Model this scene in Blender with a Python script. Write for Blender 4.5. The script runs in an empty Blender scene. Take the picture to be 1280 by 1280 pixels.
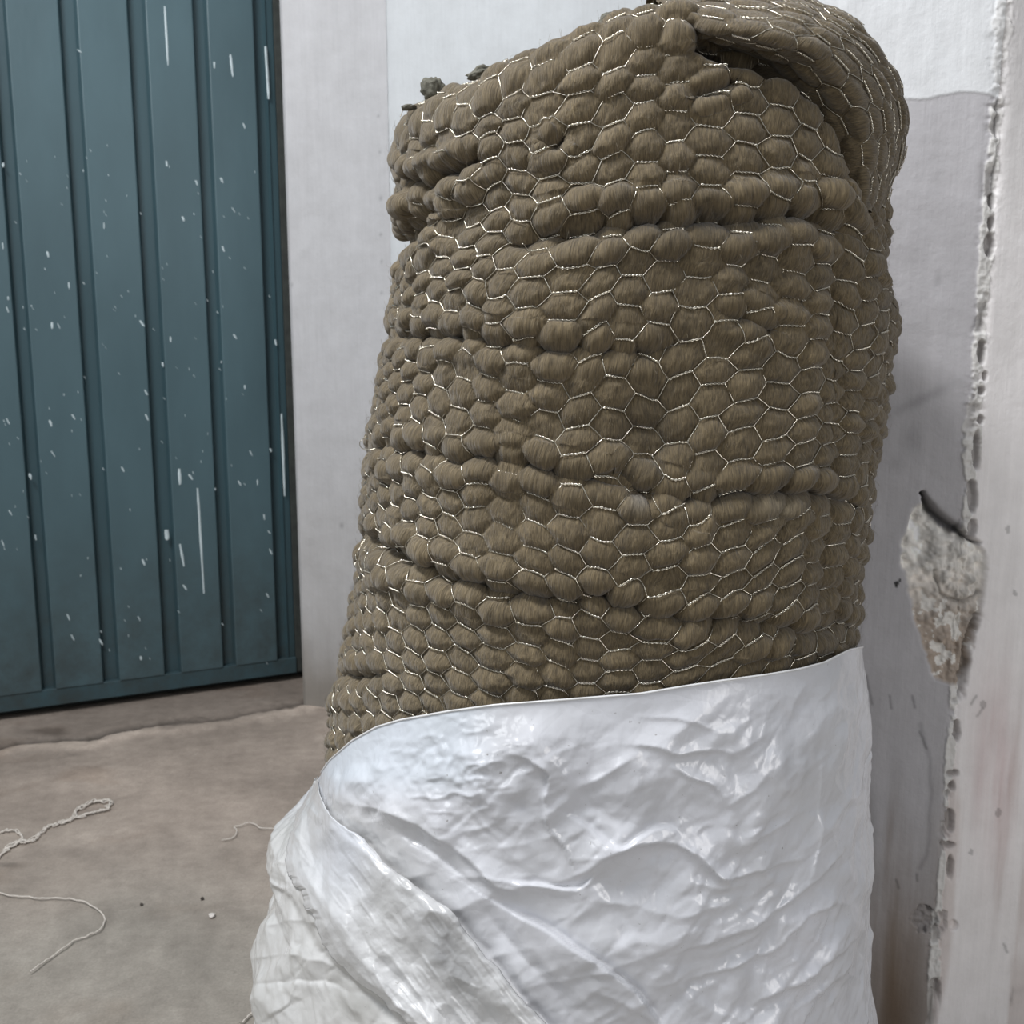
import bpy, math, random
import numpy as np
from mathutils import Vector

sc = bpy.context.scene
COL = sc.collection
# ---------------------------------------------------------------- camera
H = 1.0; PITCH = math.radians(9.4); FPX = 1300.0
cam_d = bpy.data.cameras.new('camera'); cam = bpy.data.objects.new('camera', cam_d); COL.objects.link(cam)
cam_d.sensor_width = 36.0; cam_d.sensor_fit = 'HORIZONTAL'; cam_d.lens = FPX/1280*36.0
cam_d.clip_start = 0.02
cam.location = (0, 0, H); cam.rotation_euler = (math.pi/2 - PITCH, 0, 0)
sc.camera = cam
cam_d.dof.use_dof = True; cam_d.dof.focus_distance = .90; cam_d.dof.aperture_fstop = 15
# ---------------------------------------------------------------- world, lights, exposure
w = bpy.data.worlds.new('world'); sc.world = w; w.use_nodes = True
w.node_tree.nodes['Background'].inputs[0].default_value = (0.86, 0.92, 1.0, 1)
w.node_tree.nodes['Background'].inputs[1].default_value = 0.37
def area(name, loc, target, sx, sy, power, col):
    l = bpy.data.lights.new(name, 'AREA'); l.shape = 'RECTANGLE'; l.size = sx; l.size_y = sy
    l.energy = power; l.color = col
    o = bpy.data.objects.new(name, l); COL.objects.link(o); o.location = loc
    d = Vector(target)-Vector(loc); o.rotation_euler = d.to_track_quat('-Z', 'Y').to_euler()
    return o
area('ceiling_tube', (-1.25, 0.5, 3.1), (0.0, 1.4, 0.6), 1.4, 0.4, 92, (0.97, 0.98, 1.0))
area('window_light', (-2.6, -1.6, 2.3), (0.0, 1.6, 0.8), 1.4, 1.2, 26, (0.95, 0.98, 1.0))
area('right_fill', (1.9, -1.4, 1.3), (0.9, 1.4, 0.6), 0.8, 1.2, 20, (1.0, 0.97, 0.95))  # fill lamp added to brighten the pier and soften the roll's shadow
sc.view_settings.view_transform = 'Standard'; sc.view_settings.look = 'None'
sc.view_settings.gamma = 1.0; sc.view_settings.use_curve_mapping = False
sc.view_settings.exposure = 0.0

# ---------------------------------------------------------------- maths helpers
CP, SP = math.cos(PITCH), math.sin(PITCH)
def ray(px, py):
    x = (np.asarray(px, float)-640)/FPX; y = -(np.asarray(py, float)-640)/FPX
    return x, CP + y*SP, -SP + y*CP                      # world direction
def at(px, py, Y):
    dx, dy, dz = ray(px, py); k = Y/dy
    return np.stack(np.broadcast_arrays(dx*k, Y+0*dx, H+dz*k), -1)
def onfloor(px, py, z=0.0):
    dx, dy, dz = ray(px, py); k = (z-H)/dz
    return np.stack([dx*k, dy*k, z+0*dx], -1)
def proj(P):
    X, Y, Z = P[..., 0], P[..., 1], P[..., 2]-H
    d = Y*CP - Z*SP; u = Y*SP + Z*CP
    d = np.maximum(d, 1e-3)
    return 640+FPX*X/d, 640-FPX*u/d
def _h(ix, iy, iz, seed):
    n = (ix*374761393 + iy*668265263 + iz*1274126177 + seed*974634777) & 0xffffffff
    n = ((n ^ (n >> 13))*1274126177) & 0xffffffff
    n = (n ^ (n >> 16)) & 0xffffff
    return n/float(0xffffff)
def vnoise(x, y, z, seed=0):                             # -1..1
    x, y, z = np.broadcast_arrays(x, y, z)
    ix = np.floor(x).astype(np.int64); iy = np.floor(y).astype(np.int64); iz = np.floor(z).astype(np.int64)
    fx, fy, fz = x-ix, y-iy, z-iz
    fx, fy, fz = [f*f*f*(f*(6*f-15)+10) for f in (fx, fy, fz)]
    r = 0
    for a in (0, 1):
        for b in (0, 1):
            for c in (0, 1):
                r = r + _h(ix+a, iy+b, iz+c, seed)*(fx if a else 1-fx)*(fy if b else 1-fy)*(fz if c else 1-fz)
    return r*2-1
def fbm(x, y, z, seed=0, o=4):
    r = 0; a = 1; s = 0
    for k in range(o):
        r = r + a*vnoise(x*2**k, y*2**k, z*2**k, seed+k*17); s += a; a *= .5
    return r/s
def cells(x, y, seed):                                   # 2-D cellular noise: F1, F2 and a random slope per cell
    ix = np.floor(x).astype(np.int64); iy = np.floor(y).astype(np.int64)
    F1 = np.full(x.shape, 9.); F2 = np.full(x.shape, 9.); pl = np.zeros(x.shape)
    for a in (-1, 0, 1):
        for b in (-1, 0, 1):
            cx = ix+a+_h(ix+a, iy+b, 0, seed); cy = iy+b+_h(ix+a, iy+b, 1, seed)
            d = np.hypot(x-cx, y-cy)
            gx = _h(ix+a, iy+b, 2, seed)*2-1; gy = _h(ix+a, iy+b, 3, seed)*2-1
            v = gx*(x-cx)+gy*(y-cy)
            m = d < F1
            F2 = np.where(m, F1, np.minimum(F2, d)); pl = np.where(m, v, pl); F1 = np.where(m, d, F1)
    return F1, F2, pl
def sstep(a, b, x):
    t = np.clip((x-a)/(b-a), 0, 1); return t*t*(3-2*t)
def pdist(px, py, pts):
    """distance to a polyline in photo pixels, signed (+ = right-hand side walking along it, y down), and 0..1 along it"""
    best = np.full(px.shape, 1e9); sg = np.zeros(px.shape); al = np.zeros(px.shape)
    pts = np.asarray(pts, float); n = len(pts)-1
    for k in range(n):
        a, b = pts[k], pts[k+1]; d = b-a; L2 = d@d
        t = ((px-a[0])*d[0]+(py-a[1])*d[1])/L2; tc = np.clip(t, 0, 1)
        ex = px-a[0]-tc*d[0]; ey = py-a[1]-tc*d[1]; q = np.hypot(ex, ey)
        m = q < best
        best = np.where(m, q, best); sg = np.where(m, np.sign(d[0]*ey-d[1]*ex), sg); al = np.where(m, (k+tc)/n, al)
    return best*sg, al
def smooth_pts(pts, n=6):
    p = np.asarray(pts, float); out = []
    q = np.vstack([2*p[0]-p[1], p, 2*p[-1]-p[-2]])
    for i in range(1, len(q)-2):
        for k in range(n):
            t = k/n
            out.append(.5*((2*q[i])+(-q[i-1]+q[i+1])*t+(2*q[i-1]-5*q[i]+4*q[i+1]-q[i+2])*t*t+(-q[i-1]+3*q[i]-3*q[i+1]+q[i+2])*t**3))
    out.append(p[-1]); return np.array(out)

# ---------------------------------------------------------------- mesh helpers
def mesh_np(name, V, F, mat=None, parent=None, smooth=True, uv=None, col=None, link=True):
    V = np.asarray(V, np.float32).reshape(-1, 3); F = np.asarray(F, np.int32); nf, k = F.shape
    me = bpy.data.meshes.new(name)
    me.vertices.add(len(V)); me.vertices.foreach_set('co', V.ravel())
    me.loops.add(nf*k); me.loops.foreach_set('vertex_index', F.ravel())
    me.polygons.add(nf); me.polygons.foreach_set('loop_start', np.arange(nf, dtype=np.int32)*k)
    me.polygons.foreach_set('use_smooth', np.full(nf, smooth))
    me.update(calc_edges=True)
    if uv is not None:
        l = me.uv_layers.new(name='UVMap'); l.data.foreach_set('uv', np.asarray(uv, np.float32).reshape(-1, 2)[F.ravel()].ravel())
    if col is not None:
        c = np.ones((len(V), 4), np.float32); c[:, :3] = np.asarray(col).reshape(-1, 3)
        a = me.color_attributes.new('col', 'FLOAT_COLOR', 'POINT'); a.data.foreach_set('color', c.ravel())
    if mat: me.materials.append(mat)
    o = bpy.data.objects.new(name, me); COL.objects.link(o)
    if parent: o.parent = parent
    return o
def grid_faces(n, m, wrap=False):
    i = np.arange(n if wrap else n-1)[:, None]; j = np.arange(m-1)[None]
    a = i*m+j; b = ((i+1) % n)*m+j
    return np.stack([a, b, b+1, a+1], -1).reshape(-1, 4)
def tubes(paths, rad, m=4):
    """paths (P,K,3) -> vertices and quads of P tubes with parallel frames"""
    P, K, _ = paths.shape
    T = np.gradient(paths, axis=1); T /= np.linalg.norm(T, axis=2, keepdims=True)+1e-12
    up = np.array([0.13, 0.31, 0.94]); up = up/np.linalg.norm(up)
    ref = np.where((np.abs(T@up) > .93)[..., None], np.array([1., 0.2, 0]), up)
    A = np.cross(T, ref); A /= np.linalg.norm(A, axis=2, keepdims=True)+1e-12
    B = np.cross(T, A)
    ph = np.arange(m)/m*2*np.pi
    r = np.broadcast_to(np.asarray(rad, float), (P, K)) if np.ndim(rad) < 2 else rad
    V = paths[:, :, None]+r[:, :, None, None]*(np.cos(ph)[None, None, :, None]*A[:, :, None]+np.sin(ph)[None, None, :, None]*B[:, :, None])
    p = np.arange(P)[:, None, None]*K*m; k = np.arange(K-1)[None, :, None]*m; q = np.arange(m)[None, None]
    q2 = (q+1) % m
    F = np.stack([p+k+q, p+k+q2, p+k+m+q2, p+k+m+q], -1).reshape(-1, 4)
    return V.reshape(-1, 3), F
def tag(o, label=None, cat=None, group=None, kind=None):
    if label: o['label'] = label
    if cat: o['category'] = cat
    if group: o['group'] = group
    if kind: o['kind'] = kind
    return o
def empty(name, loc=(0, 0, 0)):
    o = bpy.data.objects.new(name, None); COL.objects.link(o); o.location = loc; o.empty_display_size = .05
    return o
def keep(o, parent):                                     # parent while leaving world coordinates alone
    o.parent = parent; o.matrix_parent_inverse = parent.matrix_basis.inverted() if False else o.matrix_parent_inverse
    o.location = Vector(o.location)-Vector(parent.location); return o

# ---------------------------------------------------------------- materials
def newmat(name):
    m = bpy.data.materials.new(name); m.use_nodes = True; nt = m.node_tree
    return m, nt, nt.nodes['Principled BSDF']
def nd(nt, t, **kw):
    n = nt.nodes.new(t)
    for k, v in kw.items():
        if isinstance(v, (int, float, tuple)) and k in n.inputs: n.inputs[k].default_value = v
        else: setattr(n, k, v)
    return n
def noise(nt, vec, scale, detail=4, rough=.6):
    n = nd(nt, 'ShaderNodeTexNoise'); n.inputs['Scale'].default_value = scale
    n.inputs['Detail'].default_value = detail; n.inputs['Roughness'].default_value = rough
    nt.links.new(vec, n.inputs['Vector']); return n.outputs['Fac']
def mapping(nt, vec, s, r=(0, 0, 0)):
    n = nd(nt, 'ShaderNodeMapping'); n.inputs['Scale'].default_value = s; n.inputs['Rotation'].default_value = r
    nt.links.new(vec, n.inputs['Vector']); return n.outputs['Vector']
def ramp(nt, fac, a, b, ca, cb):
    n = nd(nt, 'ShaderNodeValToRGB'); e = n.color_ramp.elements
    e[0].position = a; e[1].position = b; e[0].color = (*ca, 1) if len(ca) == 3 else ca; e[1].color = (*cb, 1) if len(cb) == 3 else cb
    nt.links.new(fac, n.inputs['Fac']); return n.outputs['Color']
def mix(nt, a, b, fac, mode='MIX'):
    n = nd(nt, 'ShaderNodeMix', data_type='RGBA', blend_type=mode)
    for s, v in ((n.inputs[0], fac), (n.inputs[6], a), (n.inputs[7], b)):
        if isinstance(v, (int, float)): s.default_value = v
        elif isinstance(v, tuple): s.default_value = (*v, 1)
        else: nt.links.new(v, s)
    return n.outputs[2]
def bump(nt, bsdf, h, strength, dist, prev=None):
    n = nd(nt, 'ShaderNodeBump'); n.inputs['Strength'].default_value = strength; n.inputs['Distance'].default_value = dist
    nt.links.new(h, n.inputs['Height'])
    if prev is not None: nt.links.new(prev, n.inputs['Normal'])
    nt.links.new(n.outputs['Normal'], bsdf.inputs['Normal']); return n.outputs['Normal']
def obj_vec(nt): return nd(nt, 'ShaderNodeTexCoord').outputs['Object']
def uv_vec(nt): return nd(nt, 'ShaderNodeTexCoord').outputs['UV']
def colattr(nt): return nd(nt, 'ShaderNodeVertexColor', layer_name='col').outputs['Color']

def m_wool():
    m, nt, b = newmat('mineral_wool'); uv = uv_vec(nt); ov = obj_vec(nt)
    st = noise(nt, mapping(nt, uv, (1, .16, 1)), 1050, 4, .65)       # fibres running up and down
    st2 = noise(nt, mapping(nt, uv, (1, .3, 1)), 420, 3, .7)
    bl = noise(nt, ov, 7, 4, .6)
    c = mix(nt, colattr(nt), ramp(nt, st, .3, .72, (.5, .47, .42), (1.62, 1.62, 1.6)), 1.0, 'MULTIPLY')
    c = mix(nt, c, ramp(nt, st2, .3, .7, (.74, .74, .74), (1.22, 1.22, 1.2)), 1.0, 'MULTIPLY')
    c = mix(nt, c, ramp(nt, bl, .3, .7, (.85, .84, .82), (1.15, 1.15, 1.16)), 1.0, 'MULTIPLY')
    nt.links.new(c, b.inputs['Base Color']); b.inputs['Roughness'].default_value = .75
    b.inputs['Specular IOR Level'].default_value = .25
    b.inputs['Sheen Weight'].default_value = .25; b.inputs['Sheen Roughness'].default_value = .5
    p = bump(nt, b, st, .7, .0016); bump(nt, b, st2, .6, .0026, p)
    return m
def m_simple(name, col, rough=.6, metal=0., var=.0, scale=40, bumpd=0):
    m, nt, b = newmat(name); ov = obj_vec(nt)
    f = noise(nt, ov, scale, 5, .6)
    lo = tuple(c*(1-var) for c in col); hi = tuple(min(1, c*(1+var)) for c in col)
    nt.links.new(ramp(nt, f, .3, .7, lo, hi), b.inputs['Base Color'])
    b.inputs['Roughness'].default_value = rough; b.inputs['Metallic'].default_value = metal
    if bumpd: bump(nt, b, f, .5, bumpd)
    return m
def m_bag():
    m, nt, b = newmat('white_plastic_film'); uv = uv_vec(nt); ov = obj_vec(nt)
    f = noise(nt, ov, 9, 5, .65); f2 = noise(nt, mapping(nt, uv, (1, .6, 1)), 34, 4, .55)
    c = mix(nt, colattr(nt), ramp(nt, f, .3, .7, (.9, .9, .89), (1.04, 1.04, 1.05)), 1.0, 'MULTIPLY')
    sp = noise(nt, ov, 210, 2, .5)
    c = mix(nt, c, ramp(nt, sp, .2, .27, (.55, .53, .5), (1, 1, 1)), 1.0, 'MULTIPLY')
    nt.links.new(c, b.inputs['Base Color'])
    nt.links.new(ramp(nt, f, .3, .7, (.16,)*3, (.30,)*3), b.inputs['Roughness'])
    b.inputs['Specular IOR Level'].default_value = .55
    v = nd(nt, 'ShaderNodeTexVoronoi', feature='DISTANCE_TO_EDGE'); v.inputs['Scale'].default_value = 55
    wv = nd(nt, 'ShaderNodeVectorMath', operation='ADD'); nn = nd(nt, 'ShaderNodeTexNoise'); nn.inputs['Scale'].default_value = 20
    sc_ = nd(nt, 'ShaderNodeVectorMath', operation='SCALE'); sc_.inputs['Scale'].default_value = .03
    nt.links.new(ov, nn.inputs['Vector']); nt.links.new(nn.outputs['Color'], sc_.inputs[0])
    nt.links.new(ov, wv.inputs[0]); nt.links.new(sc_.outputs[0], wv.inputs[1]); nt.links.new(wv.outputs[0], v.inputs['Vector'])
    p = bump(nt, b, v.outputs['Distance'], .16, .004); p = bump(nt, b, f2, .35, .004, p)
    wr = nd(nt, 'ShaderNodeTexNoise'); wr.noise_type = 'RIDGED_MULTIFRACTAL'; wr.inputs['Scale'].default_value = 26; wr.inputs['Detail'].default_value = 4; nt.links.new(ov, wr.inputs['Vector']); bump(nt, b, wr.outputs['Fac'], .22, .0025, p)
    return m
def m_plaster(name, streak=True, bstr=.3):
    m, nt, b = newmat(name); ov = obj_vec(nt)
    s = noise(nt, mapping(nt, ov, (1, 1, .06)), 190, 4, .6); f = noise(nt, ov, 14, 5, .65); g = noise(nt, ov, 160, 3, .6)
    c = mix(nt, colattr(nt), ramp(nt, f, .3, .7, (.93, .925, .92), (1.05, 1.05, 1.05)), 1.0, 'MULTIPLY')
    c = mix(nt, c, ramp(nt, s, .3, .7, (.97, .97, .97), (1.025, 1.025, 1.025)), 1.0, 'MULTIPLY')
    nt.links.new(c, b.inputs['Base Color']); b.inputs['Roughness'].default_value = .6
    b.inputs['Specular IOR Level'].default_value = .3
    p = bump(nt, b, s, bstr, .0015); p = bump(nt, b, f, .4, .006, p); bump(nt, b, g, .25, .0012, p)
    return m
def m_concrete():
    m, nt, b = newmat('worn_concrete'); ov = obj_vec(nt)
    f = noise(nt, ov, 3.2, 6, .62); g = noise(nt, ov, 26, 5, .65); h = noise(nt, ov, 240, 3, .6)
    c = mix(nt, colattr(nt), ramp(nt, f, .32, .68, (.78, .77, .75), (1.2, 1.19, 1.17)), 1.0, 'MULTIPLY')
    c = mix(nt, c, ramp(nt, g, .3, .7, (.84, .83, .82), (1.13, 1.13, 1.12)), 1.0, 'MULTIPLY')
    c = mix(nt, c, ramp(nt, h, .3, .7, (.88, .88, .88), (1.1, 1.1, 1.1)), 1.0, 'MULTIPLY')
    nt.links.new(c, b.inputs['Base Color']); b.inputs['Roughness'].default_value = .62
    b.inputs['Specular IOR Level'].default_value = .35
    p = bump(nt, b, g, .3, .004); bump(nt, b, h, .3, .001, p)
    return m
def m_door(name, base):
    m, nt, b = newmat(name); ov = obj_vec(nt)
    f = noise(nt, mapping(nt, ov, (1, 1, .35)), 4.5, 5, .6); g = noise(nt, ov, 11, 7, .75)
    sx = nd(nt, 'ShaderNodeSeparateXYZ'); nt.links.new(ov, sx.inputs[0])
    c = ramp(nt, f, .3, .7, tuple(x*.86 for x in base), tuple(x*1.12 for x in base))
    # grime splashed up from the floor
    mr = nd(nt, 'ShaderNodeMapRange'); mr.inputs[1].default_value = 0.0; mr.inputs[2].default_value = .55
    mr.inputs[3].default_value = 1.; mr.inputs[4].default_value = 0.
    nt.links.new(sx.outputs['Z'], mr.inputs[0])
    ml = nd(nt, 'ShaderNodeMath', operation='MULTIPLY'); nt.links.new(mr.outputs[0], ml.inputs[0]); nt.links.new(ramp(nt, g, .35, .75, (0, 0, 0), (1, 1, 1)), ml.inputs[1])
    c = mix(nt, c, (.035, .038, .034), ml.outputs[0])
    nt.links.new(c, b.inputs['Base Color']); b.inputs['Roughness'].default_value = .42
    b.inputs['Specular IOR Level'].default_value = .4
    bump(nt, b, f, .3, .01)
    return m
WOOL = m_wool(); BAG = m_bag()
WIRE = m_simple('galvanised_wire', (.80, .75, .64), .24, 1.0, .25, 300)
FIBRE = m_simple('wool_fibre', (.22, .185, .13), .6, 0, .2, 60)
TUFT = m_simple('dark_wool_tuft', (.12, .115, .09), .9, 0, .4, 300, .002)
PLASTER = m_plaster('painted_plaster'); CONC = m_concrete()
DOORM = m_door('teal_door_paint', (.066, .112, .128)); GROOVEM = m_door('teal_darker', (.042, .080, .094))  # one pressed sheet: groove teal is a darker copy with recess shade painted in
SPLASH = m_simple('white_paint_splash', (.50, .58, .60), .6, 0, .1)
DARK = m_simple('gap_shade', (.03, .034, .03), .8, 0, .3)  # near-black colour standing in for shade in the door gaps
THREAD = m_simple('pale_thread', (.62, .57, .51), .8, 0, .12, 200)
CRUMB = m_simple('pale_crumb', (.62, .58, .54), .9, 0, .15, 200)
DIRT = m_simple('dark_crumb', (.05, .042, .035), .9, 0, .2, 200)

# ================================================================ SETTING
# floor --------------------------------------------------------------
def axis(*segs):                                          # (start, end, n)... concatenated sample positions
    out = []
    for a, b, n in segs: out.append(np.linspace(a, b, n, endpoint=False))
    out.append([segs[-1][1]]); return np.concatenate(out)
fx = axis((-4, -1.7, 8), (-1.7, -.05, 330), (-.05, 3.5, 12)); fy = axis((-3, .8, 6), (.8, 2.2, 150), (2.2, 3.1, 240), (3.1, 5, 6))
FX, FY = np.meshgrid(fx, fy, indexing='ij'); FP = np.stack([FX, FY, 0*FX], -1)
fpx, fpy = proj(FP); front = FY > .5
wob = 5*fbm(FX*9, FY*9, 0, 3)+3*fbm(FX*40, FY*40, 0, 5)
crack = smooth_pts([(-700, 1040), (-300, 978), (-60, 945), (0, 934), (45, 925), (110, 922), (160, 909), (230, 902), (300, 893), (345, 886), (380, 878), (430, 868)])
dc, _ = pdist(fpx, fpy+wob*.8, crack)                     # + below the line (nearer)
dc = np.where(front, dc, 99)
op = .5+.5*fbm(FX*7, FY*3, 0, 9); op = np.where(fpx < 200, op, op*.7)
FP[..., 2] = .0015*fbm(FX*5, FY*5, 0, 1) - .012*np.exp(-(dc/3.2)**2)*(.35+op) + .006*np.exp(-((dc-8)/5)**2)*(.4+op) + .0008*fbm(FX*60, FY*60, 0, 2)
base = np.array([.335, .283, .245]); grey = np.array([.30, .276, .245])
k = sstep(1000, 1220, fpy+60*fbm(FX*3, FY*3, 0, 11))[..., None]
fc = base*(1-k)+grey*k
fc = fc*(1-.28*(dc < 0)[..., None]*np.ones(1))  # shade towards the door painted into the floor beyond the crack
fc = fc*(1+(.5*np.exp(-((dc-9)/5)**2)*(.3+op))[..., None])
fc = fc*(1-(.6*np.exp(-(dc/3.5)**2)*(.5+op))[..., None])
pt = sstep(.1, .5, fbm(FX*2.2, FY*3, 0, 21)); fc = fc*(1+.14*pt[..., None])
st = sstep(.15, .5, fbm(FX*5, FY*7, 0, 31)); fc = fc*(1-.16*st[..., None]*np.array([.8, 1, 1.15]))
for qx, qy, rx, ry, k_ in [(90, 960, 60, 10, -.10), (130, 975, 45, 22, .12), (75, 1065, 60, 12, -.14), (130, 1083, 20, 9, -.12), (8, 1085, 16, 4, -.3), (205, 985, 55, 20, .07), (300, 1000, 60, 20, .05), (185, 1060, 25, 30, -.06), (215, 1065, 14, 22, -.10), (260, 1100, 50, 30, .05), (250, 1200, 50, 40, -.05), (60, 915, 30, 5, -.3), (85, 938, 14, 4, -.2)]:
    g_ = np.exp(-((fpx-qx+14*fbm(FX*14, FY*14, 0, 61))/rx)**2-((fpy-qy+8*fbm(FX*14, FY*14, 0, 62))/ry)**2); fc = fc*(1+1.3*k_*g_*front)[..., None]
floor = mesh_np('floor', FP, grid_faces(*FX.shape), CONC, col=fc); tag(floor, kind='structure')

# door ---------------------------------------------------------------
D0 = onfloor(0., 903.); D1 = onfloor(366., 852.)
ddir = (D1-D0); ddir[2] = 0; ddir /= np.linalg.norm(ddir); dn = np.array([ddir[1], -ddir[0], 0.])   # dn faces the camera
if dn[1] > 0: dn = -dn
door = empty('door_1', tuple(D1)); tag(door, kind='structure')
def hit_door(px, py):
    dx, dy, dz = ray(px, py); d = np.array([dx, dy, dz]); o = np.array([0, 0, H])
    t = ((D1-o)@dn)/(d@dn); return o+d*t
def dcoord(px, py):                                       # distance along the door from its right foot (positive to the left), and height
    p = hit_door(px, py); return float((D1-p)@ddir), float(p[2])
def dpt(a, z, off): return D1 - ddir*a + dn*off + np.array([0, 0, z])
def box_prism(sec, z0, z1, name, mat, bev=.0):            # sec: (a, off) outline; extruded from z0 to z1
    n = len(sec); zz = [z0, z1]
    V = [dpt(a, z, o_) - D1 for z in zz for a, o_ in sec]
    F = [(i, (i+1) % n, n+(i+1) % n, n+i) for i in range(n)]
    me = bpy.data.meshes.new(name); me.from_pydata([tuple(v) for v in V], [], F+[tuple(range(n))[::-1], tuple(range(n, 2*n))])
    me.materials.append(mat); me.update()
    o = bpy.data.objects.new(name, me); COL.objects.link(o); o.parent = door
    if bev:
        b = o.modifiers.new('bevel', 'BEVEL'); b.width = bev; b.segments = 2; b.limit_method = 'ANGLE'
    return o
ref = 400.
gl = [(17+0*0, 36), (99, 121), (181, 203), (259, 276), (331, 346)]   # grooves at photo row 400 (left, right edge)
g_a = [(dcoord(l+0., ref)[0], dcoord(r+0., ref)[0]) for l, r in gl]
pitch = g_a[0][0]-g_a[1][0]
while len(g_a) < 14: g_a.insert(0, (g_a[0][0]+pitch, g_a[0][1]+pitch))
ZB, ZT = .045, 2.6
edge_r = dcoord(356, ref)[0]
a_prev = None
for i, (l, r) in enumerate(g_a):
    # recessed groove with sloping sides
    box_prism([(l, -.006), (l-.006, -.022), (r+.006, -.022), (r, -.006), (r, -.03), (l, -.03)][::1], ZB+.025, ZT, 'groove', GROOVEM)
    nxt = g_a[i+1][0] if i+1 < len(g_a) else edge_r
    if i+1 < len(g_a): box_prism([(r, 0), (nxt, 0), (nxt, -.03), (r, -.03)], ZB+.025, ZT, 'panel', DOORM, .003)
    else: box_prism([(r, -.010), (nxt, -.014), (nxt, -.03), (r, -.03)], ZB+.025, ZT, 'panel', GROOVEM, .002)  # end panel in the darker teal, gap shade put into its colour
lmax = g_a[0][0]
box_prism([(lmax, -.003), (edge_r, -.003), (edge_r, -.03), (lmax, -.03)], ZB-.02, ZB+.027, 'bottom_rail', GROOVEM, .002)
box_prism([(edge_r, -.008), (edge_r-.05, -.008), (edge_r-.05, -.04), (edge_r, -.04)], ZB-.02, ZT, 'gap_shade_strip', DARK, .002)  # dark strip standing in for the shadow gap beside the door
box_prism([(lmax, -.06), (edge_r-.35, -.06), (edge_r-.35, -.07), (lmax, -.07)], 0, ZT, 'gap_shade_sheet', DARK)  # near-black sheet behind the door, its colour stands for shade in the gap
# white paint splashes: thin dried drips on the sheet
rng = random.Random(5)
def splash_mesh(items, name, mat):
    V = []; F = []
    for a, z, ln, wd, lean in items:
        b0 = len(V); K = 7
        for j in range(K):
            t = j/(K-1); ww = wd*(.35+.65*math.sin(math.pi*min(1, .15+t*.8))**.6)*(.85+.3*rng.random())
            for s in (-1, 0, 1):
                p = dpt(a+s*ww/2+lean*(t-.5)*ln, z+ln*(.5-t), .0012 if s == 0 else -.0005); V.append(tuple(p-D1))
        for j in range(K-1):
            for s in (0, 1):
                q = b0+j*3+s; F.append((q, q+1, q+4, q+3))
    me = bpy.data.meshes.new(name); me.from_pydata(V, [], F); me.materials.append(mat)
    o = bpy.data.objects.new(name, me); COL.objects.link(o); o.parent = door; return o
def drip(x0, y0, x1, y1, wpx):
    a0, z0 = dcoord(x0, y0); a1, z1 = dcoord(x1, y1); wd = abs(dcoord(x0, y0)[0]-dcoord(x0+wpx, y0)[0])
    ln = z0-z1; return (.5*(a0+a1), .5*(z0+z1), ln, wd, (a1-a0)/max(ln, 1e-4))
for d in [(206, 8, 210, 82, 3.6), (288, 68, 291, 96, 4), (332, 58, 336, 124, 3.6), (247, 610, 255, 742, 4.2), (352, 517, 356, 620, 3), (224, 586, 225, 606, 5), (208, 662, 209, 675, 6), (225, 680, 230, 708, 4)]:
    splash_mesh([drip(*d)], 'paint_drip', SPLASH)
spots = []
for (x, y) in [(97, 64), (268, 82), (4, 207), (3, 308), (59, 319), (86, 357), (65, 407), (72, 407), (8, 388), (10, 373), (208, 206), (228, 274), (278, 312), (130, 283), (292, 420), (213, 425), (344, 429), (175, 405), (304, 158), (245, 228), (276, 226), (290, 262), (8, 527), (37, 596), (11, 641), (2, 680), (44, 672), (84, 772), (89, 797), (124, 803), (62, 530), (64, 568), (90, 522), (181, 491), (182, 522), (173, 773), (312, 567), (306, 484), (338, 563), (298, 604), (322, 604), (330, 646), (335, 665), (337, 689), (229, 734), (333, 744), (178, 704), (176, 822), (152, 586), (203, 456), (236, 596)]:
    wpx = rng.uniform(2, 4); spots.append(drip(x, y-rng.uniform(2, 5), x+rng.uniform(0, 5), y+rng.uniform(2, 4), wpx))
for _ in range(120):
    x = rng.uniform(0, 340); y = rng.uniform(180, 830); spots.append(drip(x, y-1.6, x+rng.uniform(0, 3), y+1.6, rng.uniform(.9, 1.8)))
tag(splash_mesh(spots, 'paint_spatter', SPLASH), kind='stuff')

# plain plaster walls beside the door and behind the roll --------------
def wall_strip(name, path, z1, colf, n=60, m=120, seed=0, thick=None):
    """path: list of xy; a vertical sheet following it"""
    path = np.asarray(path, float); seg = np.r_[0, np.cumsum(np.hypot(*np.diff(path, axis=0).T))]
    s = np.unique(np.r_[np.linspace(0, seg[-1], n), seg]); X = np.interp(s, seg, path[:, 0]); Y = np.interp(s, seg, path[:, 1])
    z = np.linspace(0, z1, m); XX, ZZ = np.meshgrid(X, z, indexing='ij'); YY = np.meshgrid(Y, z, indexing='ij')[0]
    P = np.stack([XX, YY, ZZ], -1); P[..., 1] += .003*fbm(XX*4, YY*4, ZZ*2.5, seed)+.0008*fbm(XX*40, YY*40, ZZ*25, seed+5)
    return mesh_np(name, P, grid_faces(len(X), m), PLASTER, col=colf(P))
A0 = onfloor(377., 884.); A1 = onfloor(499., 890.)
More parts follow.
